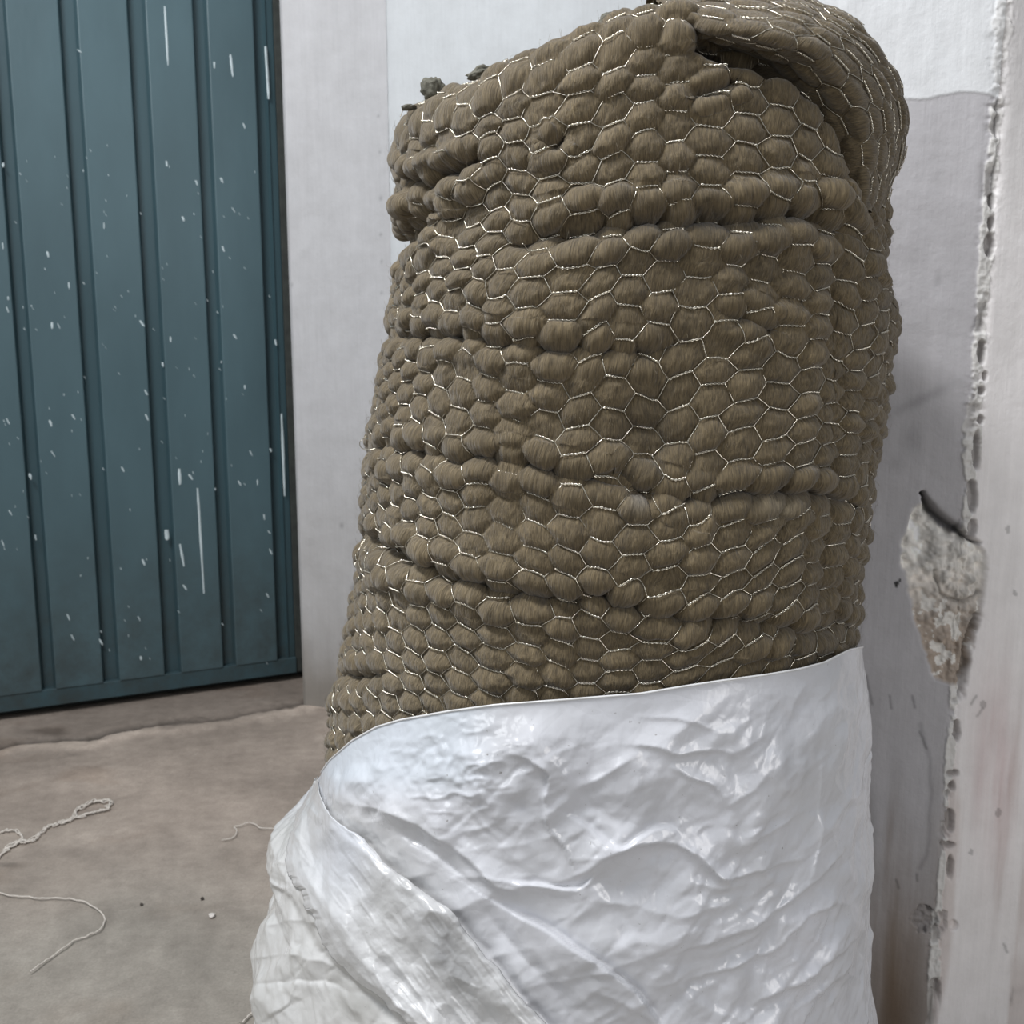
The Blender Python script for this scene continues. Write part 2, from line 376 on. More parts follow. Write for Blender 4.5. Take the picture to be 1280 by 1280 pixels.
def col_left(P):
    px, py = proj(P); c = np.ones(P.shape)*np.array([.455, .452, .46])
    z = P[..., 2]; n = fbm(P[..., 0]*12, P[..., 1]*12, z*6, 41)
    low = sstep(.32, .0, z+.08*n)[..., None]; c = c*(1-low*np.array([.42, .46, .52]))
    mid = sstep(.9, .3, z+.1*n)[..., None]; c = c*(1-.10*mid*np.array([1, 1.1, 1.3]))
    vs = fbm(P[..., 0]*60, P[..., 1]*60, z*3, 44)[..., None]; c = c*(1+.035*vs)
    for qx, qy, r in [(473, 145, 2.2), (475, 190, 2), (476, 248, 3), (476, 293, 2.3), (477, 327, 2), (477, 366, 2), (427, 657, 3.5), (365, 356, 2), (442, 735, 5), (370, 655, 4)]:
        d = np.hypot((px-qx)*1.4, py-qy); c = c*(1-.35*np.exp(-(d/r)**2))[..., None]
    return c
rev = D1[:2]-ddir[:2]*(edge_r-.06)                        # the reveal meets the door edge
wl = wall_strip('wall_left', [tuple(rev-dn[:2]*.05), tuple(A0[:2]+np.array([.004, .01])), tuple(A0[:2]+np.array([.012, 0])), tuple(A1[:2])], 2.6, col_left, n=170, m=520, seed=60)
tag(wl, kind='structure')
def col_back(P):
    c = np.ones(P.shape)*np.array([.53, .548, .56]); n = fbm(P[..., 0]*6, P[..., 1]*6, P[..., 2]*2, 51)[..., None]
    return c*(1+.05*n)
C1 = np.array([A1[0]+1.5, A1[1]-.40])
wb = wall_strip('wall_back', [tuple(A1[:2]+np.array([-.0, .0])), (A1[0]+.02, A1[1]+.0), tuple(C1)], 2.6, col_back, n=40, m=60, seed=70)
tag(wb, kind='structure')

# right-hand pier with its broken plaster edge ------------------------
KC = at(1213., 640., 1.315)[:2]                           # the corner
bdir = np.array([-math.cos(math.radians(9)), math.sin(math.radians(9))]); ddr = np.array([math.sin(math.radians(76)), math.cos(math.radians(76))])
nB = np.array([bdir[1], -bdir[0]]); nB = nB if nB[1] < 0 else -nB
nD = np.array([ddr[1], -ddr[0]]); nD = nD if nD[1] < 0 else -nD
wB = axis((-.37, -.24, 6), (-.24, -.03, 120), (-.03, .03, 50), (.03, .13, 40), (.13, 1.6, 10)); zz = axis((0, .1, 8), (.1, 1.5, 900), (1.5, 2.6, 12))
WW, ZZ = np.meshgrid(wB, zz, indexing='ij')
rr = .006                                                 # small rounding at the corner
wob = .004*fbm(0*ZZ, 0*ZZ, ZZ*9, 80)+.0022*fbm(0*ZZ, 0*ZZ, ZZ*45, 81)
P = np.zeros(WW.shape+(3,)); left = WW < 0
P[..., 0] = KC[0]+np.where(left, -WW*bdir[0], WW*ddr[0]); P[..., 1] = KC[1]+np.where(left, -WW*bdir[1], WW*ddr[1]); P[..., 2] = ZZ
bl = sstep(-rr*2, rr*2, WW)[..., None]; N2 = nB*(1-bl)+nD*bl; N2 /= np.linalg.norm(N2, axis=-1, keepdims=True)
P[..., :2] -= N2*(np.exp(-(WW/rr)**2)*rr*.45)[..., None]
px, py = proj(P); ex = WW
n1 = fbm(P[..., 0]*30, P[..., 1]*30, ZZ*30, 82); n2 = fbm(P[..., 0]*110, P[..., 1]*110, ZZ*110, 83, 3)
edge = np.exp(-((WW-.002)/.009)**2)
edge = np.exp(-((WW+.003)/(.010*np.where(py > 850, .7, 1)+.006*fbm(0*ZZ, 0*ZZ, ZZ*11, 89)))**2)
chip = .6*sstep(.2, .5, fbm(0*ZZ, ZZ*0, ZZ*26, 84)+.7*n1)*edge*np.where(py > 130, 1, .25)
for qx, qy, ra, rb in [(1227, 440, 6, 13), (1232, 470, 3, 6), (1227, 488, 4, 5), (1226, 524, 4, 6), (1221, 562, 5, 22), (1216, 622, 6, 20), (1217, 660, 5, 10), (1239, 250, 5, 9), (1238, 279, 4, 8), (1237, 307, 6, 15), (1191, 967, 7, 4), (1190, 983, 5, 7), (1188, 1026, 5, 13), (1186, 1056, 8, 4), (1188, 1086, 5, 16), (1172, 1237, 4, 14), (1196, 915, 4, 12)]:
    chip = np.maximum(chip, sstep(1.25, .75, np.hypot((px-qx)/ra, (py-qy)/rb)+.45*n1+.3*n2))
disp = .0007*n1*(1+0*ZZ) - .010*chip - .004*edge*np.abs(n2)
white_e = sstep(.38, .62, edge*(1.0+.8*n1+.7*n2+.6*fbm(0*ZZ, 0*ZZ, ZZ*14, 90)))*(1-chip*.9)*np.where(py < 130, .5, 1)
disp += .0025*white_e*(py > 0)
# upper white coat stands proud of the grey dado
dado = 120+5*np.sin(px*.05+1)+2.5*fbm(px*.03, 0*px, 0*px, 85)
up = sstep(1.5, -1.5, py-dado)*left
disp += .0012*up
# broken patch: plaster knocked off beside the corner
poly = smooth_pts([(1157, 622), (1138, 640), (1130, 680), (1128, 715), (1138, 752), (1150, 790), (1158, 830), (1170, 850), (1200, 858), (1216, 820), (1228, 760), (1236, 715), (1234, 690), (1222, 678), (1190, 664), (1172, 650), (1160, 628)], 4)
def inside(px, py, poly):
    c = np.zeros(px.shape, bool); n = len(poly)
    for i in range(n):
        x0, y0 = poly[i]; x1, y1 = poly[(i+1) % n]
        if y0 == y1: continue
        m = ((y0 > py) != (y1 > py)) & (px < (x1-x0)*(py-y0)/(y1-y0)+x0); c ^= m
    return c
wpx = px+7*n1+3*n2; wpy = py+7*fbm(P[..., 0]*30+9, P[..., 1]*30, ZZ*30, 86)
dd, _ = pdist(wpx, wpy, np.vstack([poly, poly[:1]])); dd = np.abs(dd)*np.where(inside(wpx, wpy, poly), 1, -1)
ins = sstep(-1, 5, dd)
rub = fbm(P[..., 0]*55, P[..., 1]*55, ZZ*55, 87, 5)
disp -= ins*(.006+.005*rub+.006*n2)
crev, ca = pdist(px+9*n2, py+8*n2+3*n1, smooth_pts([(1154, 618), (1163, 637), (1180, 655), (1200, 667), (1223, 678)])); cw = 2+5*np.sin(np.pi*np.clip(ca*1.02, .02, .98))
cre = np.exp(-(crev/cw)**2)
disp -= .022*cre
cr2, ca2 = pdist(px+3*n2, py+3*n1, smooth_pts([(1170, 715), (1176, 740), (1190, 750), (1212, 752), (1226, 740)])); disp -= .006*np.exp(-(cr2/2.5)**2)
cr3, _ = pdist(px+4*n2, py+3*n1, smooth_pts([(1222, 770), (1212, 800), (1206, 840), (1200, 870)])); disp -= .010*np.exp(-(cr3/3.5)**2)
# small lower break
hx = np.hypot((px-1163)/20, (py-1150)/15)+.25*n1; hx = hx+.9*rub+.35*n2; lowb = sstep(1.05, .85, hx)*(px < 1184); disp -= .010*lowb*(1+.9*rub)
dgx = np.hypot((px-1192)/6, (py-1157)/7); disp -= .006*sstep(1.1, .7, dgx)
P[..., :2] += N2*disp[..., None]
# dado line, colours ---
P[..., 0] += 0
whiteC = np.array([.68, .69, .70]); greyC = np.array([.44, .428, .440]); dC = np.array([.84, .81, .80]); cream = np.array([.76, .735, .69]); brown = np.array([.20, .155, .12])
c = np.where(left[..., None], greyC, dC)*np.ones(P.shape)
c = c*(1-up[..., None])+whiteC*up[..., None]
topD_shade = sstep(330, 60, py)*(~left); c = c*(1-.26*topD_shade[..., None])  # falloff of the raking light painted in: side face darker towards the top
# hand marks and grime on the dado
for (qx, qy, rx, ry, k, rot) in [(1150, 500, 55, 7, .22, -.45), (1140, 550, 13, 18, .22, 0), (1120, 580, 10, 12, .12, 0), (1110, 395, 16, 26, .16, .3), (1172, 350, 4, 10, .2, .2), (1105, 520, 14, 40, .12, 0)]:
    dx, dy = px-qx, py-qy; u_ = dx*math.cos(rot)+dy*math.sin(rot); v_ = -dx*math.sin(rot)+dy*math.cos(rot)
    c = c*(1-k*np.exp(-(u_/rx)**2-(v_/ry)**2)*(1+.4*n1)*left)[..., None]
vst = fbm(P[..., 0]*70, P[..., 1]*70, ZZ*5, 91); vs2 = fbm(P[..., 0]*22, P[..., 1]*22, ZZ*3, 92)
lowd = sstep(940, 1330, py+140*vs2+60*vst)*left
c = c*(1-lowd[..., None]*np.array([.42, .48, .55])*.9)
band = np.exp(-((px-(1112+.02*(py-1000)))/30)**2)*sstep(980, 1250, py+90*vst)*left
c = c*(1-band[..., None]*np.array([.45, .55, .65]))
lnc, _ = pdist(px+3*n1, py, [(1150, 905), (1162, 950), (1164, 1000), (1158, 1070), (1150, 1085)]); c = c*(1-.22*np.exp(-(lnc/3)**2)*left)[..., None]
for ax_, ay_, bx_, by_ in [(1083, 845, 1090, 880), (1112, 870, 1114, 885), (1140, 870, 1144, 884), (1150, 915, 1158, 935), (1120, 1100, 1123, 1110), (1146, 1093, 1147, 1101), (1200, 650, 1198, 664), (1255, 1180, 1259, 1190), (1262, 1255, 1266, 1240), (1214, 880, 1220, 870), (1222, 895, 1228, 886)]:
    l_, _ = pdist(px+1.5*n2, py, [(ax_, ay_), (bx_, by_)]); c = c*(1-.4*np.exp(-(l_/1.8)**2))[..., None]
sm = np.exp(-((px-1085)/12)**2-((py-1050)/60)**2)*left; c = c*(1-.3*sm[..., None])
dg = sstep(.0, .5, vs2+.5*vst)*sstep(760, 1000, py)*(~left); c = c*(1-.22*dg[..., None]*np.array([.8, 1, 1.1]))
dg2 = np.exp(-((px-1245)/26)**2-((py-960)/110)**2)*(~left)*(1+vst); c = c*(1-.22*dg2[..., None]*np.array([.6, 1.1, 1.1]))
ed = (white_e*(py > -50))[..., None]; c = c*(1-ed)+np.array([.66, .645, .62])*ed
ch = (chip*.7)[..., None]; c = c*(1-ch)+np.array([.24, .225, .215])*ch
pr = sstep(690, 800, py+26*rub+10*n1); pc = cream*(1-pr[..., None])+np.array([.42, .35, .29])*pr[..., None]
pc = pc*(1+.55*rub[..., None]+.25*n2[..., None]); pc = np.where((sstep(.0, .2, rub)*pr)[..., None] > .5, cream*.95, pc)
c = c*(1-ins[..., None])+pc*ins[..., None]
c = c*(1-.75*cre[..., None]); c = c*(1-.5*np.exp(-(cr2/2)**2))[..., None]; c = c*(1-.5*np.exp(-(cr3/3)**2))[..., None]  # shade inside the crevice and cracks painted on top of the carving
c = c*(1-.25*lowb[..., None]*(1+rub[..., None]))
for qx, qy, r in [(1121, 731, 3.4), (1124, 726, 1.6), (1260, 663, 4), (1268, 740, 2.5), (1213, 1064, 3), (1248, 1016, 5), (1228, 880, 4)]:
    d = np.hypot((px-qx)*1.3+4*n2+3*n1, (py-qy)*.8+4*n1); c = c*(1-(.93 if qx < 1130 else .35)*sstep(r+1, r-.5, d))[..., None]
shadow_l, _ = pdist(px+2*n1, py, [(1247, 122), (1244, 200), (1240, 260)]); c = c*(1-.6*np.exp(-(shadow_l/1.3)**2))[..., None]  # painted shadow line down beside the corner
c = c*(1-.06*vst[..., None])
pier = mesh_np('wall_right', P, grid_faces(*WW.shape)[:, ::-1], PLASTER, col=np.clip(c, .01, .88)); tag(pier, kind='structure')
# far side of the pier, turning back to the rear wall
e0 = KC+(-wB[0])*bdir; e1 = e0+np.array([.12, .95]); e2 = KC+wB[-1]*ddr
back = wall_strip('wall_pier_side', [tuple(e0), tuple(e1)], 2.6, col_back, n=8, m=20, seed=72); tag(back, kind='structure')

# ================================================================ ROLL BASE SURFACE
SX, SN = 1.03, 2.35
class Body:
    """column with super-elliptic sections whose left and right outlines are given per photo row"""
    def __init__(s, rows, yc, b, infl):
        rows = np.array(rows, float)
        Yc = yc(rows[:, 0])
        Lp = at(rows[:, 1]-infl, rows[:, 0], Yc); Rp = at(rows[:, 2]+infl, rows[:, 0], Yc)
        s.z = Lp[:, 2][::-1]; a = (Rp[:, 0]-Lp[:, 0])/2/SX
        s.xc = ((Rp[:, 0]+Lp[:, 0])/2)[::-1]; s.a = a[::-1]; s.yc = Yc[::-1]; s.b = b
        th = np.linspace(0, 2*np.pi, 4001); x, y = s.unit(th); L = np.r_[0, np.cumsum(np.hypot(np.diff(x), np.diff(y)))]
        s.th = th; s.L = L/L[-1]
    @staticmethod
    def unit(th):                                          # th=0 at the back, pi at the front, pi/2 = left (-x)
        sn, cs = np.sin(th), np.cos(th)
        return -np.sign(sn)*np.abs(sn)**(2/SN), np.sign(cs)*np.abs(cs)**(2/SN)
    def pos(s, sv, z):
        th = np.interp(sv, s.L, s.th); x, y = s.unit(th)
        xc = np.interp(z, s.z, s.xc); a = np.interp(z, s.z, s.a); yc = np.interp(z, s.z, s.yc)
        return xc+a*x, yc+s.b*y
ycf = lambda py: np.interp(py, [-50, 1500], [1.125, 1.03])
roll_rows = [(-60, 500, 1120), (60, 497, 1121), (130, 494, 1122), (150, 491, 1122), (200, 492, 1117), (250, 497, 1110), (300, 507, 1107), (340, 495, 1104), (380, 486, 1099), (420, 482, 1094), (450, 474, 1087), (500, 464, 1084), (560, 454, 1077), (600, 453, 1071), (650, 451, 1066), (700, 448, 1060), (750, 440, 1056), (800, 433, 1055), (850, 422, 1050), (900, 415, 1046), (940, 413, 1043), (1100, 410, 1040), (1280, 405, 1038), (1700, 405, 1038)]
RB = Body(roll_rows, ycf, .255, -3)
top_line = np.array([(470, 190), (488, 152), (500, 134), (515, 118), (541, 104), (560, 99), (586, 93), (611, 72), (680, 43), (750, 13), (800, -8), (850, -16), (900, -14), (950, -4), (1000, 6), (1050, 22), (1090, 55), (1112, 88), (1127, 130), (1150, 170)], float)

# sample columns: dense in front, sparse behind
sv = np.concatenate([np.linspace(0, .14, 60, endpoint=False), np.linspace(.14, .86, 690, endpoint=False), np.linspace(.86, 1, 60, endpoint=False)])
NS = len(sv)
zr = np.full(NS, 1.25)
for _ in range(6):                                       # rim height over the front half from the photo's top line
    X, Y = RB.pos(sv, zr); P_ = np.stack([X, Y, zr], -1); qx, qy = proj(P_)
    ty = np.interp(qx, top_line[:, 0], top_line[:, 1])
    dx, dy, dz = ray(qx, ty+6); znew = H+dz*Y/dy
    zr = np.where((sv > .25) & (sv < .75), znew, zr)
fi = np.where((sv >= .25) & (sv <= .75))[0]; Xf, Yf = RB.pos(sv[fi], zr[fi]); o_ = np.argsort(Xf)
X, Y = RB.pos(sv, zr); bk = (sv <= .25) | (sv >= .75)
zr[bk] = np.interp(X[bk], Xf[o_], zr[fi][o_])-.012*np.clip(np.minimum(np.abs(sv[bk]-.25), np.abs(sv[bk]-.75))/.05, 0, 1)
ker = np.hanning(25); ker /= ker.sum(); zr = np.convolve(np.r_[zr[-12:], zr, zr[:12]], ker, 'valid')
zr0 = zr.mean()
# rows: hidden part coarse, visible part dense, then the top cap
zb = .42
tv = np.concatenate([np.linspace(0, .15, 20, endpoint=False), np.linspace(.15, .90, 520, endpoint=False), np.linspace(.90, 1, 70)])
NT = len(tv)
S_, T_ = np.meshgrid(sv, tv, indexing='ij'); ZR = zr[:, None]*np.ones_like(T_)
rc = .035
zside = np.where(T_ < .15, .02+(zb-.02)*T_/.15, zb+(ZR-rc-zb)*(T_-.15)/.75)
zside = np.where(T_ > .9, ZR-rc, zside)
q = np.clip((T_-.90)/.10, 0, 1); arc_n = .28
phi = np.clip(q/arc_n, 0, 1)*np.pi/2
inw = np.where(q <= arc_n, rc*(1-np.cos(phi)), rc+(q-arc_n)/(1-arc_n)*(.25-rc))
zcap = rc*np.sin(phi)
Xb, Yb = RB.pos(S_, zside); Zb = zside+zcap
xc = np.interp(zside, RB.z, RB.xc); yc_ = np.interp(zside, RB.z, RB.yc); rad = np.hypot(Xb-xc, Yb-yc_); kf = np.clip(1-inw/np.maximum(rad, .05), .0, 1)
kf = np.where(T_ >= .9999, 0.0, kf); mcap = T_ > .9
Xb = np.where(mcap, xc+(Xb-xc)*kf, Xb); Yb = np.where(mcap, yc_+(Yb-yc_)*kf, Yb)
flat = sstep(.5, 1, q); Zb = Zb*(1-flat)+flat*(zr0+.0)
BP = np.stack([Xb, Yb, Zb], -1)
V_ = zside - (ZR-zr0)*sstep(.95, 1.25, zside)*.8 + np.where(mcap, inw*.85+zcap*.4, 0)

def normals(P, wrap=True):
    ds = (np.roll(P, -1, 0)-np.roll(P, 1, 0)) if wrap else np.gradient(P, axis=0)
    dt = np.gradient(P, axis=1); n = np.cross(ds, dt); l = np.linalg.norm(n, axis=-1, keepdims=True); return n/np.maximum(l, 1e-9)
N = normals(BP)
if N[NS//2, NT//2, 1] > 0: N = -N
N[:, -1] = (0, 0, 1)
px, py = proj(BP); frontm = sstep(.05, -.03, BP[..., 1]-np.interp(BP[..., 2], RB.z, RB.yc))
mac = .006*fbm(BP[..., 0]*5, BP[..., 1]*5, BP[..., 2]*7, 100, 3)
wx = px+9*fbm(BP[..., 0]*16, BP[..., 1]*16, BP[..., 2]*16, 101); wy = py+9*fbm(BP[..., 0]*16+5, BP[..., 1]*16, BP[..., 2]*16, 102)
creases = [ # polyline, half-width px, depth m, overhang side lift
 ([(640, 303), (700, 296), (760, 284), (840, 277), (920, 279), (985, 271), (1030, 277), (1075, 305)], 11, .018),
 ([(600, 197), (575, 215), (541, 230), (510, 226)], 9, .024),
 ([(552, 244), (540, 275), (522, 298), (500, 316)], 9, .020),
 ([(672, 176), (690, 182), (702, 172)], 8, .012),
 ([(470, 427), (540, 418), (600, 424), (680, 434), (745, 438), (800, 441), (860, 428)], 8, .009),
 ([(440, 561), (520, 563), (587, 571), (660, 581), (728, 598), (800, 612)], 8, .010),
 ([(790, 606), (870, 621), (930, 616), (1000, 621), (1072, 627)], 8, .011),
 ([(445, 655), (490, 690), (530, 713), (590, 731), (650, 744), (720, 756)], 9, .014),
 ([(700, 752), (760, 748), (838, 769), (916, 774), (980, 782), (1055, 782)], 9, .011),
 ([(405, 868), (440, 848), (480, 842)], 8, .010),
 ([(900, 385), (940, 400), (975, 412)], 8, .012),
 ([(1002, 200), (1022, 270), (1046, 340), (1042, 450), (1036, 560), (1030, 700), (1026, 800)], 15, .005),
 ([(860, 120), (900, 108), (925, 96)], 6, .010),
 ([(760, 580), (790, 600), (810, 640)], 8, .008),
]
for pts, wd, dp in creases:
    d, al = pdist(wx, wy, smooth_pts(pts, 4)); tap = np.clip(np.minimum(al, 1-al)*5+.25, 0, 1)
    # sharp fold: pillow above hangs over the one below
    prof = np.exp(-np.abs(d/wd)**1.3)
    mac -= dp*prof*tap*frontm
    mac += dp*.45*np.exp(-((np.abs(d)-wd*2.6)/(wd*1.8))**2)*tap*frontm*sstep(wd*5, wd*3, np.abs(d))
# hollow where the mat is pressed in
mac -= .012*np.exp(-((px-812)/45)**2-((py-545)/48)**2)*frontm
mac -= .010*np.exp(-((px-880)/60)**2-((py-225)/30)**2)*frontm*0
mac += .010*np.exp(-((px-700)/140)**2-((py-370)/60)**2)*frontm
mac += .008*np.exp(-((px-760)/160)**2-((py-690)/40)**2)*frontm
# outer layer folded over at the upper right, with a deep gap below it
fl = smooth_pts([(845, 42), (880, 58), (930, 74), (985, 92), (1026, 118), (1054, 156), (1072, 205), (1085, 262)])
d, al = pdist(px, py, fl)
fade = np.interp(al, [0, .12, .5, .8, 1], [0, 1, .9, .5, .2])
mac -= .085*fade*sstep(20, -14, d)*frontm*sstep(850, 890, px)*np.where(T_ > .9, .35, 1)
# spiral of the wound layers on the top
ang = np.arctan2(BP[..., 1]-yc_, BP[..., 0]-xc)/(2*np.pi); rk = np.hypot(BP[..., 0]-xc, BP[..., 1]-yc_)
sp = np.abs(((rk/.05+ang) % 1)-.5)*2; mac -= np.where(q > .5, .025*sstep(.7, 1, sp), 0)*sstep(.45, .6, q)
MP = BP+N*mac[..., None]
MN = normals(MP)
if MN[NS//2, NT//2, 1] > 0: MN = -MN
MN[:, -1] = (0, 0, 1)

# hexagon lattice on the surface
NC = 60; CW, RW = 24.5, 19.4                              # column and row spacing (mm)
cc, ss_ = np.cos(S_*2*np.pi), np.sin(S_*2*np.pi)
wu = 6*fbm(cc*4, ss_*4, V_*9, 110, 2)+1.6*fbm(cc*14, ss_*14, V_*50, 111, 2)
wv = 10*fbm(cc*3.2, ss_*3.2, V_*5, 112, 2)+3.2*fbm(cc*9, ss_*9, V_*22, 113, 2)+1.1*fbm(cc*16, ss_*16, V_*60, 114, 2)
# rows dip towards the lower middle and rise to the right, as the mat sags
wv = wv + 45*sstep(.34, .50, S_)*sstep(.62, .5, S_)*sstep(1.05, .8, V_)*sstep(.45, .6, V_)
LA = S_*NC*CW+wu*1.0+30*np.cos(2*np.pi*(S_-.5)); LB = V_*1000+wv
def hexcell(A, B):
    i0 = np.round(A/CW).astype(np.int64); best = np.full(A.shape, 9.); bi = i0.copy(); bj = i0.copy()
    for di in (-1, 0, 1):
        i = i0+di; off = (i % 2)*RW/2; j = np.round((B-off)/RW).astype(np.int64)
        x = np.abs(A-i*CW); y = np.abs(B-j*RW-off)
        n = np.maximum(y/(RW/2), (10*x+8.5*(y*20/RW))/165.)
        m = n < best; best = np.where(m, n, best); bi = np.where(m, i, bi); bj = np.where(m, j, bj)
    x = (A-bi*CW); y = (B-bj*RW-(bi % 2)*RW/2)
    return best, bi, bj, x, y
def pillows(LA, LB, MP, MN, k=1., att=1.):
    hn, hi, hj, hx_, hy_ = hexcell(LA, LB)
    r1 = _h(hi % NC, hj, 0, 7); r2 = _h(hi % NC, hj, 1, 7); r3 = _h(hi % NC, hj, 2, 7)
    hn2 = np.hypot(hx_/16.5, hy_/(RW/2))
    hh = (1-np.clip(hn, 0, 1)**2.6)**.58*.7+.3*np.clip(1-hn2**2, 0, 1)
    amp = (.0055+.0036*r1)*np.where(r3 > .95, .4, 1)
    pil = amp*hh + (r2-.5)*.0030*hh
    pil += .0010*fbm(LA*.25, LB*.06, 0*LA, 120, 3)*hh + .0016*fbm(LA*.12, LB*.12, 0*LA, 121, 3)
    pil = pil*att*k
    W = MP+MN*pil[..., None]; W[..., 2] -= .2*pil
    return W, r2
WP, r2 = pillows(LA, LB, MP, MN, 1., np.where(q > .5, .3, 1))
WP[:, -1] = WP[:, -1].mean(0)
# colour of the wool: brown with dusty and darker cells
wc = np.ones(WP.shape)*np.array([.118, .090, .051])
wc *= (1+.16*(r2-.5))[..., None]
dust = sstep(1.0, .0, (px-420)/330)*(.5+.5*fbm(BP[..., 0]*8, BP[..., 1]*8, BP[..., 2]*8, 130)); dust = np.clip(dust, 0, 1)[..., None]
wc = wc*(1-.45*dust)+np.array([.21, .184, .138])*.45*dust
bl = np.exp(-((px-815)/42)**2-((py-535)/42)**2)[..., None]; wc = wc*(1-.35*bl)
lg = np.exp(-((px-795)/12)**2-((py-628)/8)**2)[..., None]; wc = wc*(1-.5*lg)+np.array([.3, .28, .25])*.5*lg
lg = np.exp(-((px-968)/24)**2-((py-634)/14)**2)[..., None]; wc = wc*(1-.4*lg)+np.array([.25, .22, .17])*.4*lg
wc *= (1-.25*sstep(.2, .6, fbm(LA*.15, LB*.15, 0*LA, 131)))[..., None]
uvs = np.stack([LA/1000, LB/1000], -1)
R0 = Vector((float(np.interp(.0, RB.z, RB.xc)), 1.03, 0))
roll = empty('wool_mat_roll', R0)
tag(roll, 'tall upright roll of brown mineral wool matting wrapped in hexagonal wire netting', 'insulation roll')
def sub(o, parent):
    o.parent = parent; o.location = tuple(-Vector(parent.location)); return o
FN = grid_faces(NS, NT, True)
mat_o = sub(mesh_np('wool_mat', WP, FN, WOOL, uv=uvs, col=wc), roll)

# ---------------------------------------------------------------- wire netting laid into the seams
def bil(G, fi, fj):
    n, m = G.shape[:2]
    i = np.clip(np.floor(fi).astype(int), 0, n-2); j = np.clip(np.floor(fj).astype(int), 0, m-2); a = np.clip(fi-i, 0, 1); b = np.clip(fj-j, 0, 1)
    if G.ndim == 3: a = a[..., None]; b = b[..., None]
    return (G[i, j]*(1-a)+G[i+1, j]*a)*(1-b)+(G[i, j+1]*(1-a)+G[i+1, j+1]*a)*b
rs = np.random.RandomState(3)
jx = rs.uniform(-1.6, 1.6, (NC+4, 400)); jy = rs.uniform(-1.3, 1.3, (NC+4, 400))
TW = 8.0
def netting(LA, LB, MP, MN, irange, jrange, j0, j1, lift=0.):
    """hexagonal netting: twisted horizontal pairs joined by single slanting wires, on a surface with lattice coordinates LA, LB (mm)"""
    n, m = LA.shape
    def invert(A, B):
        fi = np.interp(A, np.maximum.accumulate(LA[:, m//2]), np.arange(n)); fj = np.interp(B, np.maximum.accumulate(LB[n//2]), np.arange(m))
        for _ in range(30):
            la = bil(LA, fi, fj); lb = bil(LB, fi, fj)
            da = (bil(LA, fi+1.5, fj)-la)/1.5; db = (bil(LB, fi, fj+1.5)-lb)/1.5
            fi = np.clip(fi+.7*(A-la)/np.maximum(da, .5), 0, n-2.6); fj = np.clip(fj+.7*(B-lb)/np.maximum(db, .25), 0, m-2.6)
        return fi, fj, np.abs(bil(LA, fi, fj)-A)+np.abs(bil(LB, fi, fj)-B)
    def place(A, B, lf):
        fi, fj, err = invert(A, B); P = bil(MP, fi, fj); Nn = bil(MN, fi, fj); Nn = Nn/np.linalg.norm(Nn, axis=-1, keepdims=True)
        ok = (err.max(1) < 3) & (fj.max(1) < j1) & (fj.min(1) > j0)
        L = .0030+.0036*fbm(P[..., 0]*14, P[..., 1]*14, P[..., 2]*14, 140, 2)+lf+lift
        return P+Nn*L[..., None], Nn, ok
    def node(i, j, side):
        i2 = i % (NC+4); return i*CW+side*TW+jx[i2, j*2+(side > 0)], j*RW+(i % 2)*RW/2+RW/2+jy[i2, j*2+(side > 0)]
    def seg(ax, ay, bx, by, K):
        t = np.linspace(0, 1, K)[None]; return ax[:, None]*(1-t)+bx[:, None]*t, ay[:, None]*(1-t)+by[:, None]*t
    ii, jj = np.meshgrid(irange, jrange, indexing='ij'); ii = ii.ravel(); jj = jj.ravel()
    lx, ly = node(ii, jj, -1); rx, ry = node(ii, jj, 1)
    K = 15; tp, tn, ok = place(*seg(lx, ly, rx, ry, K), .0006); tp, tn = tp[ok], tn[ok]
    T = np.gradient(tp, axis=1); T /= np.linalg.norm(T, axis=2, keepdims=True); Bn = np.cross(T, tn)
    ph = np.linspace(0, 2*np.pi*3, K)[None, :, None]+rs.uniform(0, 6, (len(tp), 1, 1)); HR = .00066
    V1, F1 = tubes(tp+HR*(np.cos(ph)*tn+np.sin(ph)*Bn), .00040, 4); V2, F2 = tubes(tp-HR*(np.cos(ph)*tn+np.sin(ph)*Bn), .00040, 4)
    Vw = [V1, V2]; Fw = [F1, F2+len(V1)]; off = len(V1)+len(V2)
    for dj in (0, 1):                                     # right end of a twist -> left ends of the next column's twists
        x2, y2 = node(ii+1, jj-1+dj+(ii % 2), -1)
        p, n_, ok = place(*seg(rx, ry, x2, y2, 6), -.0007)
        V, F = tubes(p[ok], .00032, 4); Vw.append(V); Fw.append(F+off); off += len(V)
    return np.vstack(Vw), np.vstack(Fw)
V, F = netting(LA, LB, MP, MN, np.arange(int(NC*.15), int(NC*.86)), np.arange(int(430/RW), int(1600/RW)), 8, NT-38)
net = sub(mesh_np('wire_netting', V, F, WIRE), roll); net['label'] = 'shiny twisted hexagonal wire netting'

# the outermost layer folded over the upper right shoulder, standing off the layer below
frontv = (frontm > .5) & (T_ < .93); fvx, fvy, fvY = px[frontv], py[frontv], BP[..., 1][frontv]
NA, NBf = 230, 190
lip_px = smooth_pts([(832, 20), (868, 28), (915, 38), (970, 52), (1025, 76), (1056, 108), (1076, 150), (1084, 200), (1080, 262)], 10)
up_px = smooth_pts([(815, -2), (850, -12), (900, -18), (955, -12), (1000, -2), (1050, 18), (1088, 50), (1112, 88), (1125, 128), (1125, 175), (1110, 225), (1085, 292)], 10)
def resample(p, n):
    l = np.r_[0, np.cumsum(np.hypot(*np.diff(p, axis=0).T))]; t = np.linspace(0, l[-1], n); return np.stack([np.interp(t, l, p[:, k]) for k in range(2)], 1), np.linspace(0, 1, n)
lp, al = resample(lip_px, NA); up_, _ = resample(up_px, NA); kz = np.hanning(41); kz /= kz.sum()
